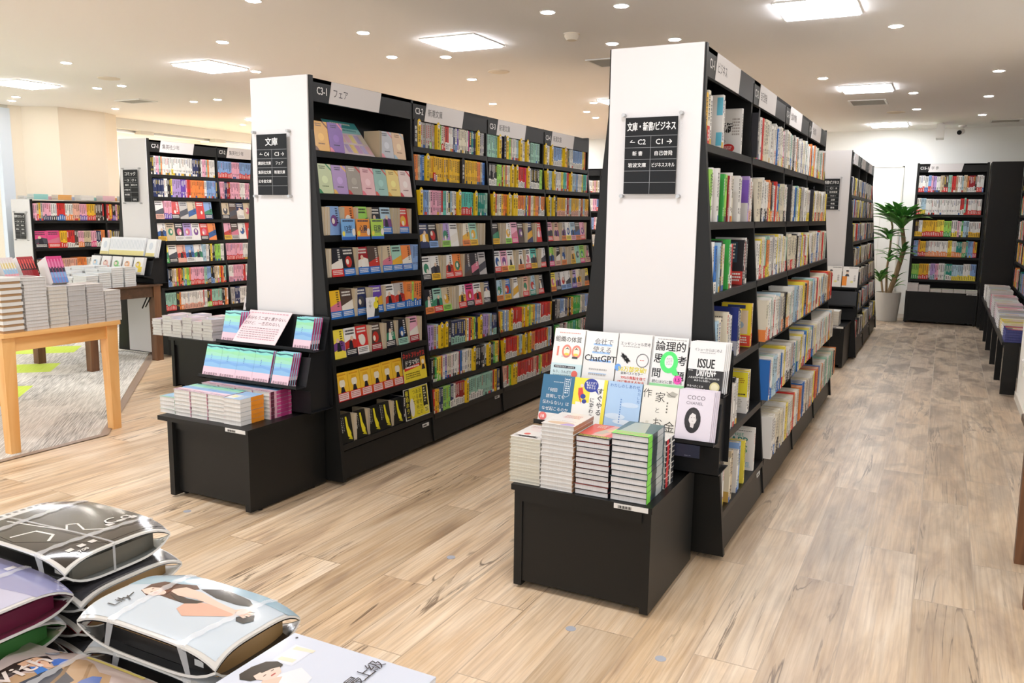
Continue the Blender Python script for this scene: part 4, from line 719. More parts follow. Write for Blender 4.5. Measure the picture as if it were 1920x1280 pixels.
# piles on the C1 box
z0 = .4065
flat_stack(-1.385, 2.672, z0, 14, .126, .19, (.0115, .0125, .012), '#f4f1ec', [('e', .35, .3, .1, .07, '#e8685c'), ('e', .5, .7, .3, .2, '#f6e9e4')] + [('l', [(.45 + .4 * math.sin(i * 1.9), .12 + .06 * math.cos(i * 2.7)) for i in range(16)], .02, '#35343a')] + [('m', .1, .75, .9, .9, 2, '#d9b4ac')], 'cream-edged book, {i} from top of leftmost pile on the C1 box', rg, pg='#e9e7da', board='#ddd8c8', group='books piled on the C1 box', jit=.0014)
flat_stack(-1.253, 2.664, z0, 16, .13, .19, (.014, .0145, .015, .0155), '#f3eee8', [('e', .5, .16, .4, .1, '#e4c49e'), ('p', [(.55, .02), (.95, .02), (.95, .14), (.7, .18)], '#b9a0dc'), ('m', .3, .55, .8, .8, 3, '#e09a92'), ('m', .1, .3, .9, .34, 1, '#c9b9ae')], 'white book, {i} from top of tallest pile on the C1 box', rg, spine='#b58a66', pg='#eeedeb', board='#dcdad6', group='books piled on the C1 box', jit=.0014)
flat_stack(-1.117, 2.668, z0, 11, .13, .19, (.0185, .019, .0195), '#f0665a', [('p', [(.3, 0), (.7, 0), (.95, 1), (.62, 1)], '#f3b8a8'), ('p', [(.35, .3), (.62, .3), (.75, .62), (.5, .62)], '#c9bfb2'), ('p', [(.6, .55), (1, .5), (1, .82), (.75, .86)], '#f6d596'), ('p', [(.8, .7), (1, .68), (1, .9), (.86, .9)], '#3d4c9a'), ('r', 0, 0, 1, .16, '#26262a'), ('m', .05, .02, .95, .14, 2, '#e8e24a'), ('m', .2, .7, .5, .9, 3, '#fbe3dd')], 'dark-covered book with red art, {i} from top of third pile on the C1 box', rg, spine='#2a2a2e', pg='#ebebee', board='#26262a', group='books piled on the C1 box', jit=.0014)
flat_stack(-.982, 2.668, z0, 11, .135, .19, (.021, .0215, .022), '#57767c', [('p', [(.2, .95), (.62, .95), (.8, .2), (.1, .2)], '#b9c2b6'), ('p', [(.62, .95), (1, .95), (1, .2), (.8, .2)], '#466a72'), ('r', 0, 0, 1, .24, '#8df056'), ('m', .06, .03, .95, .2, 3, '#e58a9a')], 'dark teal book with lime band, {i} from top of right pile on the C1 box', rg, spine='#4d666e', smarks=[(0, .24, '#8df056'), (.55, .9, '#bfc6c6'), (.3, .5, '#2f3d44')], pg='#ececee', board='#2c3338', group='books piled on the C1 box', jit=.0014)
flat_stack(-.975, 2.868, z0, 9, .132, .108, (.0195, .02), '#f3f0ea', [], 'dark book with red spine marks, {i} from top of rear pile on the C1 box', rg, spine='#2c3038', smarks=[(.1, .35, '#e2464a'), (.5, .7, '#e9e6df')], group='books piled on the C1 box')
for i, x in enumerate((-1.37, -1.235, -1.105)): flat_stack(x, 2.875, z0, 4, .126, .16, .018, '#f2efe9', [], 'white book, {i} from top of rear pile ' + ['behind the cream pile', 'behind the tallest pile', 'behind the third pile'][i] + ' on the C1 box', rg, group='books piled on the C1 box')
# ---- C3 box and rack
display_box(-3.291, 2.724, .53, .53, .406, 'black display box at the foot of the C3 end panel with blue-green books', over=.06, inset=.03)
display_rack(-3.345, -2.695, C3Y - .009, 'black two-step steel rack of blue and pink books on the C3 end panel')
def sea(extra=True):
    L = [('r', 0, .3, 1, 1, '#8fc0ea'), ('r', 0, .56, 1, 1, '#94d3e2'), ('r', 0, .66, 1, 1, '#a2e0c4'), ('p', [(0, .74), (.4, .78), (1, .74), (1, 1), (0, 1)], '#9be0ae'), ('p', [(0, .86), (.5, .84), (1, .88), (1, 1), (0, 1)], '#8adfd2'),
         ('p', [(0, .93), (.25, .9), (.6, .94), (1, .9), (1, .955), (.6, .97), (.3, .95), (0, .97)], '#2f6a72'), ('p', [(0, .42), (.5, .46), (1, .4), (1, .5), (.5, .53), (0, .5)], '#7fb0e6'), ('r', 0, 0, 1, .31, '#f4cfdc'), ('m', .26, .44, .29, .72, 6, '#3c5f98'), ('m', .55, .4, .58, .7, 6, '#3c5f98'), ('m', .36, .5, .44, .7, 4, '#6d93c9')]
    return L + [('t', '直木賞受賞作', .5, .09, .145, '#4a3038', .0, .92)]
SM = [(0, .31, '#f1bccd'), (.04, .2, '#6a3046'), (.5, .86, '#b93f7c')]
SP = '#da5a98'
for i in range(5):
    x = -3.333 + i * .1125 + (.018 if i == 4 else 0)
    rack_book(x, 2.987, .5575, .1115 if i < 4 else .108, .165, .0095, '#9fd0e0', sea(), f'blue-green and pink book, {ordinal(i)} from the left on the lower C3 rack', 'blue-green books on the C3 rack', lean=17, copies=1 if i not in (3, 4) else (2 if i == 3 else 4), spine=SP, smarks=SM, clabel='pink-spined copy by the fourth book, lower C3 rack' if i == 3 else 'pink-spined copy at right end, lower C3 rack')
for x, w in ((-3.325, 'left of the handwritten card'), (-2.838, 'right of the handwritten card')):
    rack_book(x, 3.116, .7195, .11, .162, .0115, '#9fd0e0', sea(), f'blue-green book on the upper C3 rack {w}', 'blue-green books on the C3 rack', lean=15, copies=4, spine=SP, smarks=SM, clabel=f'pink-spined copy {w}')
t = thing('handwritten_card', 'pink handwritten card leaning on the upper C3 rack between two books', 'card'); t.matrix_world = Matrix.Translation((-3.213, 3.086, .738)) @ Matrix.Rotation(R(-42), 4, 'X')
b = MB().box((0, 0, 0), (.288, .002, .2), '#f4dfe2'); art(b, [('t', '多分もう二度と書かない。', .5, .76, .082, '#3d3a42', .0, .92), ('t', 'だけど、一生忘れない。', .46, .6, .082, '#3d3a42', 0, .85), ('m', .06, .88, .94, .94, 1, '#d9a9b4')] + [('m', .05, .1 + .065 * i, .93, .14 + .065 * i, 1, c) for i, c in enumerate(('#c98a9a', '#a58a92', '#b9949c', '#a58a92', '#c59aa6', '#a99098'))], .288, .2); b.build('card', t)
def sea_top(): return sea()
Z3 = .4065
flat_stack(-3.4, 2.775, Z3, 4, .108, .15, .0195, '#9cc9a8', [('r', 0, .1, 1, .8, '#9fcbe6')], 'white-edged book, {i} from top of low overhanging pile on the C3 box', rg, group='books piled on the C3 box', pg='#f0efec', board='#dddad4')
for i in range(3): flat_stack(-3.29 + i * .1145, 2.768, Z3, 7, .112, .148, .0178, '#9fd0e0', sea(), 'blue-green topped book, {i} from top of ' + ('second', 'third', 'fourth')[i] + ' front pile on C3 box', rg, spine=SP, smarks=SM, group='books piled on the C3 box', pg='#f1efeb', jit=.001, board='#dddad4')
flat_stack(-2.95, 2.762, Z3, 6, .108, .15, .0205, '#9cc6ee', [('r', 0, .05, .55, .5, '#f3f0ea'), ('e', .3, .3, .14, .1, '#f3ee9a'), ('m', .6, .1, .9, .5, 6, '#e8eef4')], 'orange-spined book, {i} from top of right front pile on the C3 box', rg, spine='#f3f1ee', smarks=[(.45, 1, '#f79a2e')], group='books piled on the C3 box', pg='#f1efeb', jit=.001, board='#dddad4')
for i in range(4): flat_stack(-3.27 + i * .1145, 2.925, Z3, 7, .112, .148, .0185, '#9fd0e0', sea(), 'blue-green topped book, {i} from top of ' + ('first', 'second', 'third', 'pink-spined fourth')[i] + ' rear pile on C3 box', rg, spine=SP, smarks=SM, group='books piled on the C3 box', pg='#f1efeb', jit=.001, board='#dddad4')
# ---- low display box left of C3, with piles of white books
display_box(-5.365, 4.515, .70, .56, .406, 'black display box with white book piles between C3 and the brown table', over=.02)
for r_ in range(2):
    for i in range(6):
        flat_stack(-5.60 + i * .112 + .003 * r_, 4.63 - .0 + r_ * .155 - .09, Z3, 6 + (i * 3 + r_) % 2, .108, .15, .0225 if i != 0 else .021, '#f0e9ec', [('p', [(0, .2), (1, .4), (1, .7), (0, .6)], ('#d6c3dc', '#f0c9cc', '#c6cfe4')[i % 3]), ('m', .1, .1, .9, .3, 2, '#b9a3b4')], 'white-edged comic, {i} from top of ' + ordinal(i) + (' front' if r_ == 0 else ' rear') + ' pile on the low black box', rg, name='comic_volume', cat='comic', group='white-edged comics on the low black box', jit=.004, pg='#eef0ec', board='#d9dad6')
rack_book(-5.02, 4.936, .547, .108, .165, .015, '#f1eef0', [('e', .45, .6, .3, .22, '#33303a'), ('e', .45, .55, .16, .12, '#f1e6e0'), ('r', 0, 0, 1, .25, '#f0c4cf'), ('m', .1, .05, .9, .2, 2, '#7a5a86')], 'white comic with a dark blot standing at the back of the low black box', None, lean=14, name='comic_volume')
rack_book(-4.905, 4.936, .547, .108, .165, .015, '#f3f0f2', [('m', .1, .5, .9, .9, 6, '#c9bfd0'), ('r', 0, .38, 1, .44, '#8a86b4')], 'white comic with lilac lines standing beside the dark blot comic', None, lean=14, name='comic_volume')
rack_book(-4.955, 5.01, .7075, .108, .165, .015, '#f3f0f2', [('e', .5, .5, .25, .2, '#e2a9a4'), ('e', .6, .3, .16, .12, '#3a353c'), ('m', .1, .05, .9, .14, 1, '#d23a4a')], 'white comic with pink and black art on the upper step behind the low box', None, lean=14, name='comic_volume')
t = thing('book_stand', 'black stepped book stand at the back of the low black box', 'stand', (-5.05, 4.93, .4065)); MB().box((0, 0, 0), (.3, .17, .14), m='steel').box((0, .075, .14), (.3, .17, .3), m='steel').build('step_body', t); MB().box((0, -.004, .14), (.3, 0, .16), m='steel').build('front_lip', t)
# ---- farther C1 end box
display_box(-1.33, 8.27, .56, .58, .40, 'black display box at the foot of the farther end panel beyond C1', inset=.006)
display_rack(-1.42, -.72, 8.871, 'black steel rack of white books on the farther end panel')
for i, (x, bc) in enumerate(((-1.02, '#f2e24a'), (-.87, '#f2932e'))):
    rack_book(x, 8.735, .7195, .142, .215, .014, '#f1ede6', [('r', 0, .12, .3, .55, bc), ('e', .3, .74, .1, .08, '#e8cdb8'), ('p', [(.16, .55), (.44, .55), (.38, .66), (.22, .66)], '#33343c'), ('e', .3, .8, .1, .04, '#3a302c'), ('m', .4, .9, .95, .96, 1, '#8a8884'), ('v', 'の哲学', .8, .62, .15, '#3a3a3c', .0), ('e', .62, .3, .1, .05, '#f0e89a')], ('white book with yellow patch and small portrait on the farther rack', 'white book with orange patch and small portrait on the farther rack')[i], 'face-out books on the farther rack', lean=13)
rack_book(-1.17, 8.735, .7195, .142, .2, .014, '#f6f3ec', [('r', .1, .1, .9, .5, '#f3ea5a'), ('m', .2, .6, .8, .9, 3, '#8a9ab0')], 'white book with yellow lines, left on the farther rack', 'face-out books on the farther rack', lean=13)
flat_stack(-.96, 8.30, .4005, 6, .13, .19, .022, '#f2efe8', [], 'cream book, {i} from top of the pile on the farther display box', rg, group='books on the farther box', pg='#e9e4d6')
flat_stack(-1.12, 8.30, .4005, 6, .13, .19, .024, '#c9d2dc', [], 'greyish book, {i} from top of left pile on the farther display box', rg, group='books on the farther box', spine='#3a4250')
# ---------------------------------------------------------------- tables
def table(name, label, x0, x1, y0, y1, h, leg, mats, top=.024, inset=.02, taper=.75, apron=.085):
    t = thing(name, label, 'table', ((x0 + x1) / 2, (y0 + y1) / 2, 0)); a, c = (x1 - x0) / 2, (y1 - y0) / 2; m, mh = mats
    b = MB(); r = .02
    b.prism([(-a + r, -c), (a - r, -c), (a - r * .3, -c + r * .3), (a, -c + r), (a, c - r), (a - r * .3, c - r * .3), (a - r, c), (-a + r, c), (-a, c - r), (-a, -c + r)], 2, h - top, h, m=mh); b.build('table_top', t)
    for sx in (-1, 1):
        for sy in (-1, 1):
            X, Y = sx * (a - inset - leg / 2), sy * (c - inset - leg / 2); k = leg / 2; q = k * taper; ox, oy = sx * (k - q) * .2, sy * (k - q) * .2
            b = MB(); T = [(X - k, Y - k), (X + k, Y - k), (X + k, Y + k), (X - k, Y + k)]; L = [(X + ox - q, Y + oy - q), (X + ox + q, Y + oy - q), (X + ox + q, Y + oy + q), (X + ox - q, Y + oy + q)]
            for i in range(4): j = (i + 1) % 4; b.face([(*L[i], 0), (*L[j], 0), (*T[j], h - top), (*T[i], h - top)], m=m)
            b.face([(*p, 0) for p in L[::-1]], m=m); b.build('leg', t)
    w = a - inset - .012; d = c - inset - .012; k = a - inset - leg; kd = c - inset - leg
    for s in (-1, 1):
        MB().box((min(s * w, s * (w - .02)), -kd, h - top - apron), (max(s * w, s * (w - .02)), kd, h - top), m=mh).build('apron', t)
        MB().box((-k, min(s * d, s * (d - .02)), h - top - apron), (k, max(s * d, s * (d - .02)), h - top), m=mh).build('apron', t)
    return t
table('wooden_table', 'honey-coloured wooden table piled with white book blocks at far left', -5.95, -4.615, 2.74, 3.515, .70, .075, (M_OAK, M_OAKH))
tb = table('wooden_table', 'dark brown wooden table behind the honey-coloured one, beside the C7 bookcase', -7.29, -6.44, 4.58, 5.37, .715, .075, (M_BROWN, M_BROWNH), top=.014, taper=.95, apron=.1)
MB().tube((.36, .30, .60), (.28, .30, .50), .006, m='steel').tube((.36, .26, .60), (.36, .2, .5), .006, m='steel').build('brace', tb)
table('side_table', 'dark brown wooden table leg and table at the right edge of the picture', .335, .59, 3.36, 3.92, .62, .06, (M_BROWN, M_BROWNH), taper=.8)
rg = random.Random(9)
H9 = R(90)
def pack_stack(x, y, z, n, w, d, t, label):
    for i in range(n):
        r = thing('shrink_wrapped_comic', label.format(i=ordinal(n - 1 - i) if i < n - 1 else 'topmost'), 'comic', (x + rg.uniform(-.004, .004), y + rg.uniform(-.003, .003), z), group='shrink-wrapped packs on the honey-coloured table')
        b = MB().box((-d, 0, t * .42), (0, w, t), '#ecebe6'); b.build('cover', r)
        MB().box((-d, .003, 0), (-.004, w - .003, t * .42), '#b88f60', 'pages').build('page_block', r); z += t + .0005
pack_stack(-4.632, 2.772, .7005, 9, .122, .18, .034, 'white and brown shrink-wrapped pack, {i} from top of leftmost pile, honey-coloured table')
GP = 'shrink-wrapped comics piled on the honey-coloured table'
for y, w, n, tt, pg, nm in ((2.912, .134, 16, .0185, '#ebe9e6', 'second'), (3.058, .114, 11, .0215, '#e9e3d8', 'third'), (3.18, .112, 8, .0295, '#cfcdcc', 'fourth'), (3.305, .112, 15, .0155, '#dedad8', 'fifth'), (3.426, .108, 8, .0235, '#e3dfdb', 'sixth and last')):
    flat_stack(-4.642, y, .7005, n, w, .175, tt, '#eeece9', [('m', .1, .2, .9, .8, 4, '#cfc8c8')], 'white block, {i} from top of ' + nm + ' pile from the left, honey-coloured table', rg, rz=H9, name='shrink_wrapped_comic', cat='comic', group=GP, pg=pg, jit=.0014)
for i in range(5): flat_stack(-4.83, 2.80 + i * .125, .7005, 7, .112, .175, .0285, '#efedea', [], 'white block, {i} from top of rear pile ' + ordinal(i) + ' from left on the honey-coloured table', rg, rz=H9, name='shrink_wrapped_comic', cat='comic', group=GP, pg='#e6e2dd')
def comic_set(x, y, z, n, t, cols, label, lean=-24, yaw=8, band=None):
    for i in range(n):
        b = MB(); hh = .172; c = cols[0]; b.box((0, 0, 0), (t, .0012, hh), c).box((0, .0012, 0), (.001, .112, hh), '#f3f0ee').box((t - .001, .0012, 0), (t, .112, hh), '#f3f0ee').box((.001, .0012, .002), (t - .001, .111, hh - .002), '#efece6', 'pages')
        for k, cc in enumerate(cols[1:]):
            n_ = len(cols); z0, z1 = hh * (1 - (k + 2) / n_), hh * (1 - (k + 1) / n_); b.face([(.0008, -.0004, z0), (t - .0008, -.0004, z0), (t - .0008, -.0004, z1), (.0008, -.0004, z1)], cc)
        b.face([(t * .3, -.0008, hh * .55), (t * .7, -.0008, hh * .55), (t * .7, -.0008, hh * .9), (t * .3, -.0008, hh * .9)], band or '#f3efe8')
        o = b.build('comic_volume'); o.matrix_world = Matrix.Translation((x, y, z)) @ Matrix.Rotation(H9 + R(yaw), 4, 'Z') @ Matrix.Translation((i * (t + .0006), 0, 0)) @ Matrix.Rotation(R(lean), 4, 'X')
        tag(o, label.format(i=ordinal(i)), 'comic', 'comic sets standing on the honey-coloured table')
comic_set(-4.80, 2.79, .9535, 6, .018, ['#e9ebf4', '#d9def0', '#c3cdea', '#b5bfe6'], 'white and pale blue comic, {i} from left at the far left of the honey-coloured table')
comic_set(-4.80, 2.925, .9535, 5, .018, ['#f0e3e2', '#efd86a', '#9fc6e6', '#f0a8b0', '#f2efe6'], 'yellow and pale pink comic, {i} from left beside the red set, honey-coloured table')
comic_set(-4.82, 3.045, .9535, 6, .0175, ['#b3262c', '#2a2228', '#a5222a', '#7a1c28'], 'red and black comic, {i} from left beside the pink set, honey-coloured table', band='#f05a50')
comic_set(-4.76, 3.17, .9535, 5, .0185, ['#e24a8c', '#e06a9c', '#38384a', '#8fb2e2', '#6f9ad8'], 'pink and blue comic, {i} from left in the rightmost standing set, honey-coloured table', yaw=-6, band='#f08ab6')
# brown table piles and rack
GB = 'white comics piled on the brown table'
for i, (y, n) in enumerate(((4.60, 6), (4.725, 7), (4.85, 9), (4.98, 9))):
    for j, x in enumerate((-6.465, -6.655, -6.845, -7.03)):
        flat_stack(x, y, .7155, n - (j % 2), .115, .175, .0185, '#eef1f2', [('m', .1, .3, .9, .8, 4, '#c5d6de')], 'white comic, {i} from top, pile in ' + f'{ordinal(i)} column and {ordinal(j)} row of the brown table', rg, rz=H9, name='comic_volume', cat='comic', group=GB, pg='#eef0ee', spine='#dfe6ea', jit=.0014)
display_rack(-7.32, -6.47, 5.462, 'black two-step steel rack of white comics above the brown table', z0=.665, tz=.07)
for i in range(5):
    a = ('#b9d7ea', '#e9b8b0', '#8fcf8a', '#f2b98f', '#f3d94a')[i]
    rack_book(-7.25 + i * .15, 5.195, .7925, .125, .17, .014, '#f2f1ef', [('e', .5, .6, .28, .18, a), ('e', .45, .62, .14, .1, '#f0d9c8'), ('p', [(.3, .66), (.45, .76), (.62, .66), (.45, .7)], '#4a3a36'), ('r', .55, .2, .95, .5, a), ('m', .1, .04, .9, .16, 2, '#b5aca6')], 'white comic with ' + ('pale blue', 'salmon', 'green', 'peach', 'yellow')[i] + ' art on the lower rack above the brown table', 'comics on the rack above the brown table', lean=15, copies=2 if i == 4 else 1, name='comic_volume', clabel='white copy behind the yellow-art comic')
for i, x in enumerate((-7.26, -6.62)): rack_book(x, 5.325, .9545, .12, .172, .015, '#eef0f0', [('r', 0, 0, 1, .25, '#eee3a2'), ('e', .5, .62, .22, .2, '#d3dbe2'), ('m', .1, .05, .9, .2, 2, '#c9b46a')], 'white comic with yellow foot at the ' + ('left', 'right')[i] + ' of the upper rack above the brown table', None, lean=15, copies=1 if i == 0 else 3, name='comic_volume', clabel='white comic at right of the upper brown-table rack')
for i in range(24):
    b = MB().box((0, 0, 0), (.0195, .058, .172), '#eef0f1').face([(0, -.0004, 0), (.0195, -.0004, 0), (.0195, -.0004, .045), (0, -.0004, .045)], '#e9dd96').face([(.006, -.0004, .06), (.013, -.0004, .06), (.013, -.0004, .15), (.006, -.0004, .15)], '#cfd6dc')
    b.face([(.001, .001, .1725), (.0185, .001, .1725), (.0185, .057, .1725), (.001, .057, .1725)], '#e9e4d8', 'pages')
    o = b.build('comic_volume'); o.matrix_world = Matrix.Translation((-7.12 + i * .0202, 5.318, .971)) @ Matrix.Rotation(R(-15), 4, 'X'); tag(o, f'white spine with yellow foot, {ordinal(i)} from left on rack above brown table', 'comic', 'white spines on the upper rack')
# ---- magazine table along the right wall
t = thing('magazine_table', 'long low black magazine table along the right wall', 'table', (.478, 7.66, 0))
MB().box((-.008, 0, .41), (.30, 4.6, .435), m='black').build('table_top', t)
MB().box((.012, .01, .01), (.118, .04, .41), m='black').build('end_panel', t); MB().box((.19, .06, .01), (.21, 4.55, .41), m='black').build('back_panel', t)
for y in (.75, 1.66, 2.66, 3.4, 4.5): MB().box((.004, y, 0), (.05, y + .045, .41), m='black').build('leg', t)
mg = [('#2e3c8e', '#e2433c', 5), ('#f4f1ec', '#f0e04a', 5), ('#f3d53c', '#f5f2ea', 5), ('#f4f3f0', '#9aa4c9', 6), ('#f6f1ee', '#e85a8a', 7), ('#f0c8d4', '#f4efe9', 8), ('#f5f3ee', '#c9dccb', 8), ('#f5f1f1', '#f0487e', 9), ('#ee3f80', '#f4f0ec', 8), ('#f1f0ea', '#b9c3b0', 10), ('#f1eee6', '#7aa6c4', 9), ('#efede6', '#d9b0b0', 10), ('#f2efe8', '#aac0d0', 9), ('#efeae4', '#d0a86a', 8)]
for i, (c1, c2, n) in enumerate(mg):
    y = 7.68 + i * .325; nm = 'nearest' if i == 0 else f'{ordinal(i)} nearest'
    flat_stack(.487 + (.005 * (i % 3)), y, .4355, n, .225, .30, .019, c1, [('r', .05, .72, .95, .95, c2), ('e', .5, .4, .25, .25, '#e8cdb8'), ('m', .08, .05, .9, .3, 4, c2), ('r', .05, .5, .4, .6, '#e8e24a')], 'magazine, {i} from top of ' + nm + ' pile on the right wall table', rg, name='magazine', cat='magazine', group='magazines along the right wall', spine=c2, pg='#e6e4e0' if i else c1, smarks=[(.1, .4, c1)])
# ---- low black box under the C15-1 bookcase
display_box(-.425, 12.56, .868, .185, .432, 'low black box under the C15-1 bookcase with thin book piles', inset=.008)
for i in range(6): flat_stack(-.415 + i * .142, 12.562, .4325, (5, 4, 2, 2, 2, 2)[i], .138, .17, (.02, .022), '#f3eef0' if i < 2 else '#eef0da', [], 'white book, {i} from top of ' + ordinal(i) + ' pile under the C15-1 bookcase', rg, name='workbook', cat='book', group='books piled under the C15-1 bookcase', pg='#eeeaea')
# ---- books lying on top of the low comics bookcase
for i in range(14): flat_stack(-9.80 + .19 * (i % 2), 6.15 + (i // 2) * .3, 1.5012, 2 + (i * 5) % 2, .13, .175, .02, ('#f4f0ea', '#9fd6cf', '#f1c3ce', '#f3b46a', '#c6d3f0')[i % 5], [('e', .5, .5, .3, .3, ('#e58a9a', '#f2e08a', '#8ab6e0')[i % 3])], 'pale comic, {i} from top of ' + ordinal(i // 2) + (' left' if i % 2 == 0 else ' right') + ' pile atop the low comics bookcase', rg, name='comic_volume', cat='comic', group='comics lying on the low bookcase')
# ---- round floor stickers
for i, (x, y, w) in enumerate(((-1.70, 2.77, 'left of the C1 box'), (-1.03, 2.46, 'in front of the C1 box'), (-.70, 2.42, 'right of the C1 box corner'), (-3.06, 2.62, 'in front of the C3 box'), (-.25, 1.95, 'near the lower right of the aisle'))):
    b = MB().lathe([(.018, 0), (.018, .0008)], (0, 0, 0), '#b9bec9', 'print', 16); b.face([(.018 * math.cos(a), .018 * math.sin(a), .0008) for a in (q * math.tau / 16 for q in range(16))], '#b9bec9')
    o = b.build('floor_sticker'); o.location = (x, y, .0002); tag(o, f'small round pale blue-grey floor sticker {w}', 'sticker', 'round floor stickers')
# ---------------------------------------------------------------- potted dracaena
t = thing('potted_plant', 'potted dracaena with three canes in a tapered grey pot by the back wall', 'plant', (-.64, 12.62, 0))
MB().lathe([(.001, .0), (.125, 0), (.13, .01), (.163, .385), (.163, .40), (.148, .40), (.145, .36)], (0, 0, 0), m='pot', n=40).build('pot', t, smooth=False)
MB().lathe([(.147, .362), (.12, .375), (.06, .385), (.001, .38)], (0, 0, 0), m='soil', n=24).build('soil', t)
def cane(pts, r0, r1):
    b = MB(); n_ = len(pts) - 1
    for i in range(n_): b.tube(pts[i], pts[i + 1], r0 + (r1 - r0) * i / n_, r0 + (r1 - r0) * (i + 1) / n_, m='bark', n=12, caps=i == n_ - 1)
    b.build('cane', t)
cane([(.0, -.02, .36), (.07, -.02, .62), (.12, -.02, .85), (.15, -.02, 1.0), (.13, -.02, 1.15), (.10, -.02, 1.30)], .034, .026)
cane([(-.03, .03, .36), (-.05, .03, .7), (-.03, .03, 1.0), (-.02, .03, 1.3), (-.05, .03, 1.42)], .016, .012)
cane([(-.07, -.04, .36), (-.10, -.04, .55), (-.12, -.04, .62)], .014, .012)
lr = random.Random(3)
def leaf(b, o, d, L, w, droop, c):
    o, d = Vector(o), Vector(d).normalized(); side = d.cross(Vector((0, 0, 1)));
    if side.length < .1: side = Vector((1, 0, 0))
    side.normalize(); p = o.copy(); seg = 7; prev = None; v = d.copy()
    for i in range(seg + 1):
        f = i / seg; ww = w * math.sin(math.pi * min(1, .12 + f * .88)) ** .7 * (1 if f < 1 else 0); up = side.cross(v).normalized()
        cur = (p - side * ww + up * ww * .35, p.copy(), p + side * ww + up * ww * .35)
        if prev: b.face([prev[0], prev[1], cur[1], cur[0]], c, 'leaf'); b.face([prev[1], prev[2], cur[2], cur[1]], tuple(min(1, k * 1.15) for k in c), 'leaf')
        prev = cur; v = (v + Vector((0, 0, -droop / seg))).normalized(); p = p + v * (L / seg)
def crown(o, n_, L, up, name='foliage'):
    b = MB()
    for i in range(n_):
        a = i * 2.4 + lr.uniform(-.2, .2); e = up + lr.uniform(-.35, .5) * (1 - i / n_) + .9 * i / n_; l = L * lr.uniform(.75, 1.1)
        if math.sin(a) > .3: a = -a
        if math.cos(a) > .2 and math.sin(a) > -.35: a = -lr.uniform(.4, 1.1)
        base = lr.choice([(.09, .3, .06), (.13, .42, .08), (.07, .24, .05), (.2, .5, .12)])
        leaf(b, (o[0] + .01 * math.cos(a), o[1] + .01 * math.sin(a), o[2] + lr.uniform(-.06, .05)), (math.cos(a), math.sin(a), e), l, l * .1, .85, base)
    b.build(name, t)
crown((.10, -.02, 1.32), 46, .44, .75); crown((-.05, .03, 1.42), 24, .36, .7); crown((-.07, .0, 1.18), 14, .36, .2); crown((.13, -.02, .95), 14, .28, .4); crown((-.03, .03, .88), 12, .26, .3)
crown((-.12, -.04, .60), 18, .24, .9); crown((.06, .03, .52), 10, .2, .8)
# ---------------------------------------------------------------- foreground: tied magazine bundles on a low black platform
import bmesh
t = thing('display_platform', 'low black display platform under the tied magazine bundles', 'table', (-1.25, .6, 0))
MB().box((-.62, -.45, .425), (.82, .5, .45), m='black').build('table_top', t); MB().box((-.6, -.43, .01), (.8, .48, .425), m='black').build('base', t)
def sheet(b2, w, d, zf, name, parent):
    """flat printed sheet in (x, z) of builder b2 -> bent surface z = zf(x, y)"""
    me = b2.mesh(name); bm = bmesh.new(); bm.from_mesh(me)
    for k in range(1, 22): bmesh.ops.bisect_plane(bm, geom=bm.verts[:] + bm.edges[:] + bm.faces[:], plane_co=(w * k / 22, 0, 0), plane_no=(1, 0, 0))
    for k in range(1, 16): bmesh.ops.bisect_plane(bm, geom=bm.verts[:] + bm.edges[:] + bm.faces[:], plane_co=(0, 0, d * k / 16), plane_no=(0, 0, 1))
    for v in bm.verts: x, y, e = v.co.x, v.co.z, -v.co.y; v.co = (x, y, zf(x / w, y / d) + e)
    bmesh.ops.recalc_face_normals(bm, faces=bm.faces); bm.to_mesh(me); bm.free()
    for p in me.polygons: p.use_smooth = True
    o = bpy.data.objects.new(name, me); col.objects.link(o); o.parent = parent; return o
def pillow(u, v): a, c = abs(2 * u - 1), abs(2 * v - 1); return max(0, 1 - (a * c) ** 4.) * (1 - .1 * max(a, c) ** 5)
M_MAG = mat('magazine_gloss', rough=.16, attr=True, coat=.6)
MATS['mag'] = M_MAG
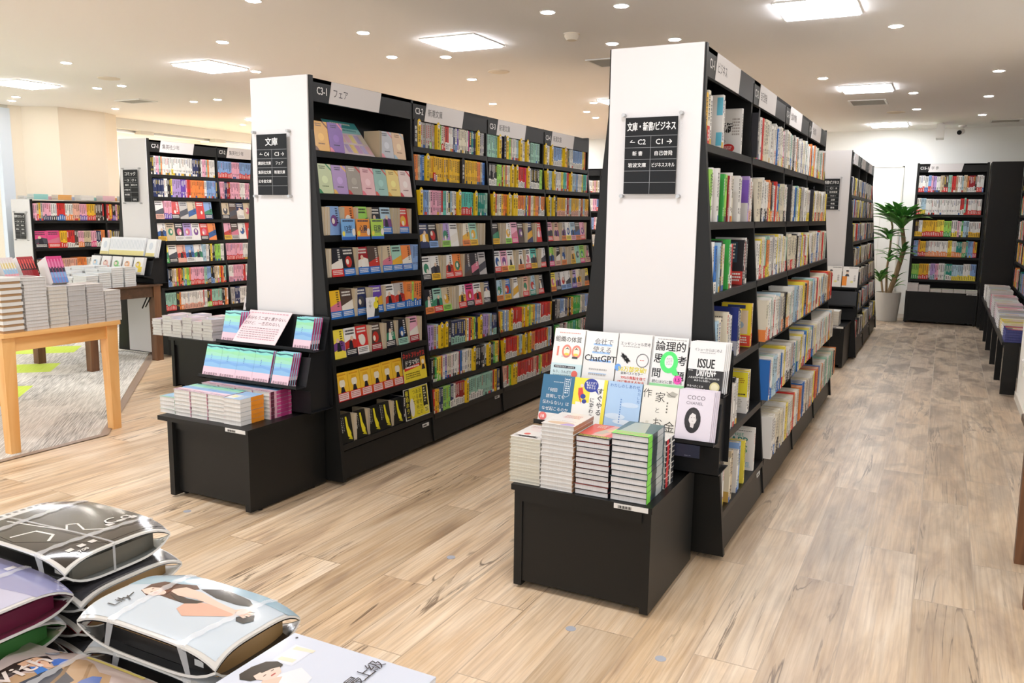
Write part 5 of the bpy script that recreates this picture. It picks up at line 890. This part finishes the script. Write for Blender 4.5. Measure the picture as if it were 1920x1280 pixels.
def bundle(x, y, z, w, d, T, label, base, items=(), texts=(), inner='#8a1f2e', boxc='#a8865c', rz=0, border='#dcdbd6', straps=(.24, .8), inside=True, lo=.55, lengthwise=False):
    """one magazine with its boxed supplement between the covers, tied with clear tape; x, y = low corner, z = its base"""
    t = thing('magazine', label, 'magazine', (x, y, z), rz, group='tied magazines on the platform')
    top = lambda u, v: T * (lo + (1 - lo) * pillow(u, v)); bot = lambda u, v: T * (lo - .1) * (1 - pillow(u, v)) + .002
    b = MB(); b.face([(0, 0, 0), (w, 0, 0), (w, 0, d), (0, 0, d)], border, 'mag'); m = .007
    b.face([(m * .6, -.0004, m), (w - m, -.0004, m), (w - m, -.0004, d - m * .6), (m * .6, -.0004, d - m * .6)], base, 'mag')
    art(b, items, w, d, y=-.0006, m='mag')
    for s, px, pz, sz, cc, bold in texts: b.text(s, (px * w, -.0022, pz * d), (0, 0, 1), (-1, 0, 0), sz, cc, 'mag', bold)
    cv = sheet(b, w, d, top, 'front_cover', t)
    b = MB(); b.face([(0, .003, 0), (w, .003, 0), (w, .003, d), (0, .003, d)], inner, 'mag'); b.face([(0, .0, 0), (w, 0, 0), (w, 0, d), (0, 0, d)], border, 'mag')
    sheet(b, w, d, lambda u, v: top(u, v) - .0035, 'front_pages', t) if inside else None
    b = MB(); b.face([(0, 0, 0), (w, 0, 0), (w, 0, d), (0, 0, d)], border, 'mag'); b.face([(m * .5, -.0004, m * .5), (w - m * .5, -.0004, m * .5), (w - m * .5, -.0004, d - m * .5), (m * .5, -.0004, d - m * .5)], inner, 'mag'); sheet(b, w, d, bot, 'back_cover', t)
    # paper edge of the two covers
    for nm, f, k in (('front_edge', top, .0042), ('back_edge', lambda u, v: bot(u, v) + .001, .005)):
        b = MB(); P = []
        for q in range(64):
            s = q / 16; u, v = ((s, 0), (1, s - 1), (3 - s, 1), (0, 4 - s))[min(3, int(s))]; P.append((u * w, v * d, f(u, v)))
        for i in range(64):
            p, q = P[i], P[(i + 1) % 64]; b.face([(p[0], p[1], p[2] - k), (q[0], q[1], q[2] - k), q, p], '#e4e3de', 'mag')
        b.build(nm, t)
    h = T * .62; b = MB().box((w * .12, d * .13, T * .06), (w * .93, d * .9, h), boxc, 'gloss'); b.box((w * .12 - .001, d * .13 - .001, T * .06), (w * .9, d * .13, h * .8), '#1e1d1d', 'gloss')
    b.box((w * .78, d * .13 - .0016, T * .2), (w * .84, d * .13 - .001, T * .38), '#d9d9d6', 'gloss'); b.build('supplement_box', t)
    def loop(P, name):
        b = MB()
        for i in range(len(P) - 1): (p, s), (q, s2) = P[i], P[i + 1]; b.face([p - s, p + s, q + s2, q - s2], '#eef1f4', 'strap')
        b.build(name, t, smooth=True)
    for i, u in enumerate(straps):
        P = []; sl = .06 * (1 if i % 2 else -1)
        for q in range(25):
            v = q / 24; uu = u + sl * (v - .5); tw = .0078 * (1 + .3 * math.sin(q * 1.7 + i)); P.append((Vector((uu * w, v * d, top(uu, v) + .003)), Vector((tw, .001, 0))))
        for q in range(13): v = 1 - q / 12; uu = u + sl * (.5 - v * 1.0) * .5; P.append((Vector((uu * w, v * d, bot(u, v) - .001)), Vector((.006, 0, 0))))
        P.append(P[0]); loop(P, 'binding_tape')
    P = [(Vector((q / 24 * w, (.34 + .1 * q / 24) * d, top(q / 24, .34 + .1 * q / 24) + .0036)), Vector((0, .0028, 0))) for q in range(25)] + [(Vector(((1 - q / 6) * w, .44 * d, bot(1 - q / 6, .44) - .0012)), Vector((0, .0028, 0))) for q in range(7)]
    if lengthwise: loop(P + [P[0]], 'binding_tape')
    return t
ZP = .4505
# right-hand pile: pale blue cover with a seated woman
for i in range(3): bundle(-1.36 + .012 * i, .885 + .006 * i, ZP + .0585 * i, .345, .2, .056, 'tied magazine with dark back cover, ' + ('lowest', 'second', 'third')[i] + ' under the pale blue one', '#cfd6dc', inner='#22252c', boxc='#a8875a')
WOM = [('p', [(0, .55), (.4, .9), (1, .85), (1, 1), (0, 1)], '#a9c6d4'), ('p', [(.129, .51), (.114, .65), (.151, .75), (.26, .775), (.346, .835), (.4, .785), (.317, .63), (.423, .595), (.52, .6), (.469, .51), (.354, .515), (.269, .52), (.206, .46)], '#5a3626'), ('p', [(.406, .79), (.526, .905), (.734, .85), (.811, .765), (.717, .72), (.557, .725)], '#24211f'),
       ('p', [(.469, .41), (.46, .51), (.52, .595), (.631, .625), (.774, .605), (.794, .545), (.643, .41), (.557, .335)], '#e6b69e'), ('p', [(.26, .635), (.317, .755), (.454, .745), (.591, .685), (.754, .64), (.786, .575), (.637, .6), (.483, .625), (.36, .595)], '#f3d2bf'), ('p', [(.306, .585), (.423, .595), (.537, .62), (.52, .565), (.46, .51), (.386, .53)], '#2e2523'),
       ('p', [(.126, .52), (.149, .6), (.211, .635), (.269, .625), (.283, .55), (.246, .48), (.177, .48)], '#f4d8c8'), ('p', [(.2, .63), (.28, .66), (.29, .56), (.262, .6)], '#6e4030'), ('r', .17, .57, .176, .595, '#4a2e26'), ('r', .195, .52, .2, .545, '#4a2e26'), ('e', .225, .54, .006, .02, '#b85a52'), ('p', [(.811, .545), (.88, .65), (.917, .57), (.891, .49), (.84, .495)], '#26262a'),
       ('p', [(.746, .635), (.79, .70), (.82, .66), (.80, .59)], '#f3d2bf')] + [('l', [(.79, .66 - .02 * k), (.85 + .012 * (1.5 - abs(k - 1.5)), .70 - .042 * k)], .018, '#f3d2bf') for k in range(4)] + [('m', .1, .3, .13, .5, 3, '#4a5a66'), ('l', [(.12, .26), (.14, .36), (.12, .44)], .008, '#2a3038'), ('m', .3, .22, .32, .38, 3, '#4a5a66'), ('m', .84, .1, .86, .3, 4, '#4a5a66')]
bundle(-1.335, .888, ZP + .178, .345, .2, .062, 'tied magazine with a seated dark-haired woman on a pale blue cover', '#d0dde7', WOM, [('Lily', .13, .28, .03, '#2e3640', 0)], inner='#16171a', boxc='#a8875a', lo=.6)
# top-left pile: black cover
for i in range(4): bundle(-1.775 + .014 * (i % 2), .952, ZP + .0545 * i, .345, .24, .052, ('tied magazine with grey cover, lowest of the rear left pile', 'tied magazine with dark cover, second from the bottom of the rear left pile', 'tied magazine with dark red inside, in the rear left pile', 'tied white-edged magazine right under the black one')[i], '#3a3a3e', inner=('#9aa0a4', '#7a1f2a', '#8f1d26', '#c9cdd0')[i], boxc='#a8875a', straps=(.68,))
bundle(-1.79, .94, ZP + .22, .35, .245, .064, 'tied magazine with a glossy black cover on top of the rear left pile', '#2a2622', [('r', 0, 0, .1, 1, '#e2e2e0'), ('m', .02, .1, .05, .9, 12, '#55555a'), ('p', [(.1, .1), (.5, .05), (.95, .4), (.95, 1), (.1, 1)], '#35302a'), ('p', [(.22, .5), (.5, .45), (.62, .62), (.4, .75)], '#4a443a'), ('l', [(.16, .3), (.4, .36), (.6, .42), (.52, .5), (.56, .56), (.68, .5), (.8, .62)], .012, '#f0efec'), ('l', [(.42, .1), (.46, .28), (.6, .3), (.66, .2)], .016, '#f0efec'), ('m', .72, .6, .76, .95, 3, '#e6e4de'), ('m', .86, .1, .9, .4, 3, '#e6e4de')], [('1700', .94, .22, .014, '#f3f1ea', .02), ('Co', .7, .8, .05, '#f0efec', -.005)], inner='#6d7270', boxc='#6d6a60', lo=.6, lengthwise=True)
# left pile: lavender covers
bundle(-1.785, .70, ZP, .35, .236, .062, 'tied magazine with dark cover at the bottom of the left pile', '#3c4148', inner='#2c3a30', boxc='#3a3a3a', straps=(.7,))
bundle(-1.785, .70, ZP + .0645, .35, .236, .06, 'tied magazine with dark cover, second from the bottom of the left pile', '#3c4148', inner='#2c3a30', boxc='#3a3a3a', straps=(.66,))
bundle(-1.79, .70, ZP + .1285, .35, .236, .058, 'tied magazine showing a green inside, under the lavender one', '#b9c2cc', [('p', [(0, 0), (1, .2), (1, .5), (0, .6)], '#3d4450')], inner='#4f8f4c', boxc='#4f8f4c', straps=(.62,))
bundle(-1.782, .70, ZP + .191, .365, .24, .06, 'tied lavender magazine showing a maroon inside, top of the left pile', '#c9c9e0', [('p', [(.0, .45), (1, .7), (1, 1), (0, 1)], '#9a9cc4'), ('p', [(.3, .1), (.7, .15), (.8, .5), (.5, .6), (.3, .4)], '#dcdce8'), ('p', [(.55, .02), (.8, .06), (.85, .3), (.62, .3)], '#8d8f9c'), ('m', .55, .5, .59, .95, 3, '#f4f2f6'), ('m', .68, .4, .7, .9, 3, '#e8dca8'), ('p', [(.1, .7), (.35, .8), (.3, .95), (.1, .9)], '#d9b8c4')], [('MORE', .35, .7, .05, '#f6f4fa', .01)], inner='#6d1f3c', boxc='#6d1f3c', straps=(.66,))
# nearest pile: woman in a tan jacket
for i in range(2): bundle(-1.40 + .015 * i, .672, ZP + .0525 * i, .345, .205, .05, ('tied magazine at the bottom of the pile under the tan jacket cover', 'tied magazine right under the tan jacket cover')[i], '#b8b4ac', inner='#30343a', boxc='#a8875a')
TAN = [('p', [(0, .3), (0.141, .7), (0.552, 1), (-0.270, 1)], '#cfbfba'), ('p', [(0.099, .55), (0.183, .628), (0.192, .777), (0.194, .907), (0.269, .94), (0.332, .926), (0.422, .86), (0.497, .874), (0.552, .78), (0.655, .5), (0.552, .1), (0.141, .1), (0.094, .516)], '#c2a07a'), ('p', [(0.162, .2), (0.192, .679), (0.197, .772), (0.383, .688), (0.408, .2)], '#4a4e58'), ('l', [(0.213, .86), (0.285, .7), (0.347, .45)], .02, '#8f7250'), ('l', [(0.326, .9), (0.408, .75), (0.450, .6)], .018, '#a5835c'),
       ('p', [(0.411, .712), (0.427, .795), (0.472, .823), (0.505, .758), (0.480, .5), (0.430, .55)], '#6a80bd'), ('p', [(-0.004, .43), (-0.017, .633), (0.002, .753), (0.050, .837), (0.133, .8), (0.156, .716), (0.119, .642), (0.086, .54), (0.097, .428), (0.038, .34)], '#2e1f1c'), ('p', [(0.008, .623), (0.006, .698), (0.022, .777), (0.086, .791), (0.153, .744), (0.197, .735), (0.169, .702), (0.117, .674), (0.066, .628)], '#f0c3a2'), ('r', 0.030, .7, 0.035, .735, '#3a2620'), ('r', 0.054, .655, 0.059, .685, '#3a2620'), ('e', 0.092, .71, .007, .024, '#b9453e'),
       ('p', [(0.089, .642), (0.138, .693), (0.197, .684), (0.188, .6)], '#4d86d6'), ('p', [(0.119, .786), (0.136, .842), (0.194, .87), (0.205, .791), (0.185, .744)], '#4a74c8'), ('e', 0.038, .9, .05, .04, '#aeb4c6'), ('r', -0.064, .95, 0.059, .99, '#f2d23a'), ('r', 0.244, .96, 0.655, .985, '#f0e07a')]
bundle(-1.378, .668, ZP + .108, .36, .211, .056, 'tied magazine with a woman in a tan jacket on the cover, nearest the camera', '#d6c4be', TAN, [('With', .08, .5, .06, '#f4e8e0', .01)], inner='#30343a', boxc='#a8875a', lo=.6)
# flat pale blue magazine at the right of the piles
z = ZP
for i in range(8): z = flat_stack(-.935 + .003 * (i % 3), .797, z, 1, .285, .212, .0285, '#e8ebf2', [], f'pale magazine, {ordinal(7 - i)} below the woman portrait magazine at the right', rg, name='magazine', cat='magazine', group='loose magazines at the right of the bundles', pg='#e2e2e0', jit=.002)
t = thing('magazine', 'flat pale blue magazine with a short-haired woman on the cover, right of the bundles', 'magazine', (-.932, .80, z))
MB().box((0, 0, 0), (.285, .21, .004), '#dfe5f2', 'mag').build('back_cover', t)
b = MB(); w, d = .285, .21; b.face([(0, 0, 0), (w, 0, 0), (w, 0, d), (0, 0, d)], '#dbe3f2', 'mag')
art(b, [('r', .1, .6, .24, .86, '#eaeefa'), ('p', [(.12, .79), (.25, .82), (.25, .86), (.12, .84)], '#f6ead2'), ('p', [(.12, .62), (.22, .64), (.22, .69), (.12, .67)], '#f6ead2'), ('p', [(.22, .42), (.3, .62), (.42, .55), (.46, .3), (.4, .1), (.2, .2)], '#eef0f6'), ('p', [(.2, .36), (.27, .46), (.31, .34), (.24, .26)], '#f0cdbb'), ('p', [(.05, .33), (.055, .45), (.085, .555), (.14, .6), (.19, .585), (.205, .5), (.19, .36), (.15, .3), (.09, .28)], '#2b2725'), ('p', [(.13, .36), (.14, .46), (.158, .53), (.19, .55), (.235, .5), (.25, .42), (.215, .355), (.17, .335)], '#f4d7c8'), ('p', [(.13, .42), (.15, .56), (.2, .57), (.165, .5), (.15, .42)], '#2b2725'), ('r', .178, .47, .183, .5, '#3a2c28'), ('r', .178, .39, .183, .42, '#3a2c28'), ('e', .215, .445, .006, .025, '#c0625a'), ('e', .055, .94, .008, .012, '#3a3a44'), ('m', .06, .6, .07, .92, 1, '#6a6a78'), ('m', .3, .55, .31, .9, 1, '#7a7a86'), ('m', .34, .55, .35, .95, 1, '#8a8a94'), ('m', .38, .5, .39, .95, 1, '#6a6a78'), ('m', .42, .6, .43, .92, 1, '#9a9aa4'), ('m', .8, .4, .812, .95, 1, '#5a5a66'), ('m', .85, .45, .86, .95, 1, '#6a6a78'), ('m', .9, .5, .91, .9, 1, '#c0a09a')], w, d, y=-.0003, m='mag')
for s, v in (('最', .645), ('上', .77), ('級', .895)): b.text(s, (.648 * w, -.002, v * d), (0, 0, 1), (-1, 0, 0), .03, '#2c2c34', 'mag', -.002)
b.v = [(x, y_, -q + .0045) for x, q, y_ in b.v]; b.build('front_cover', t)
bpy.context.view_layer.update()
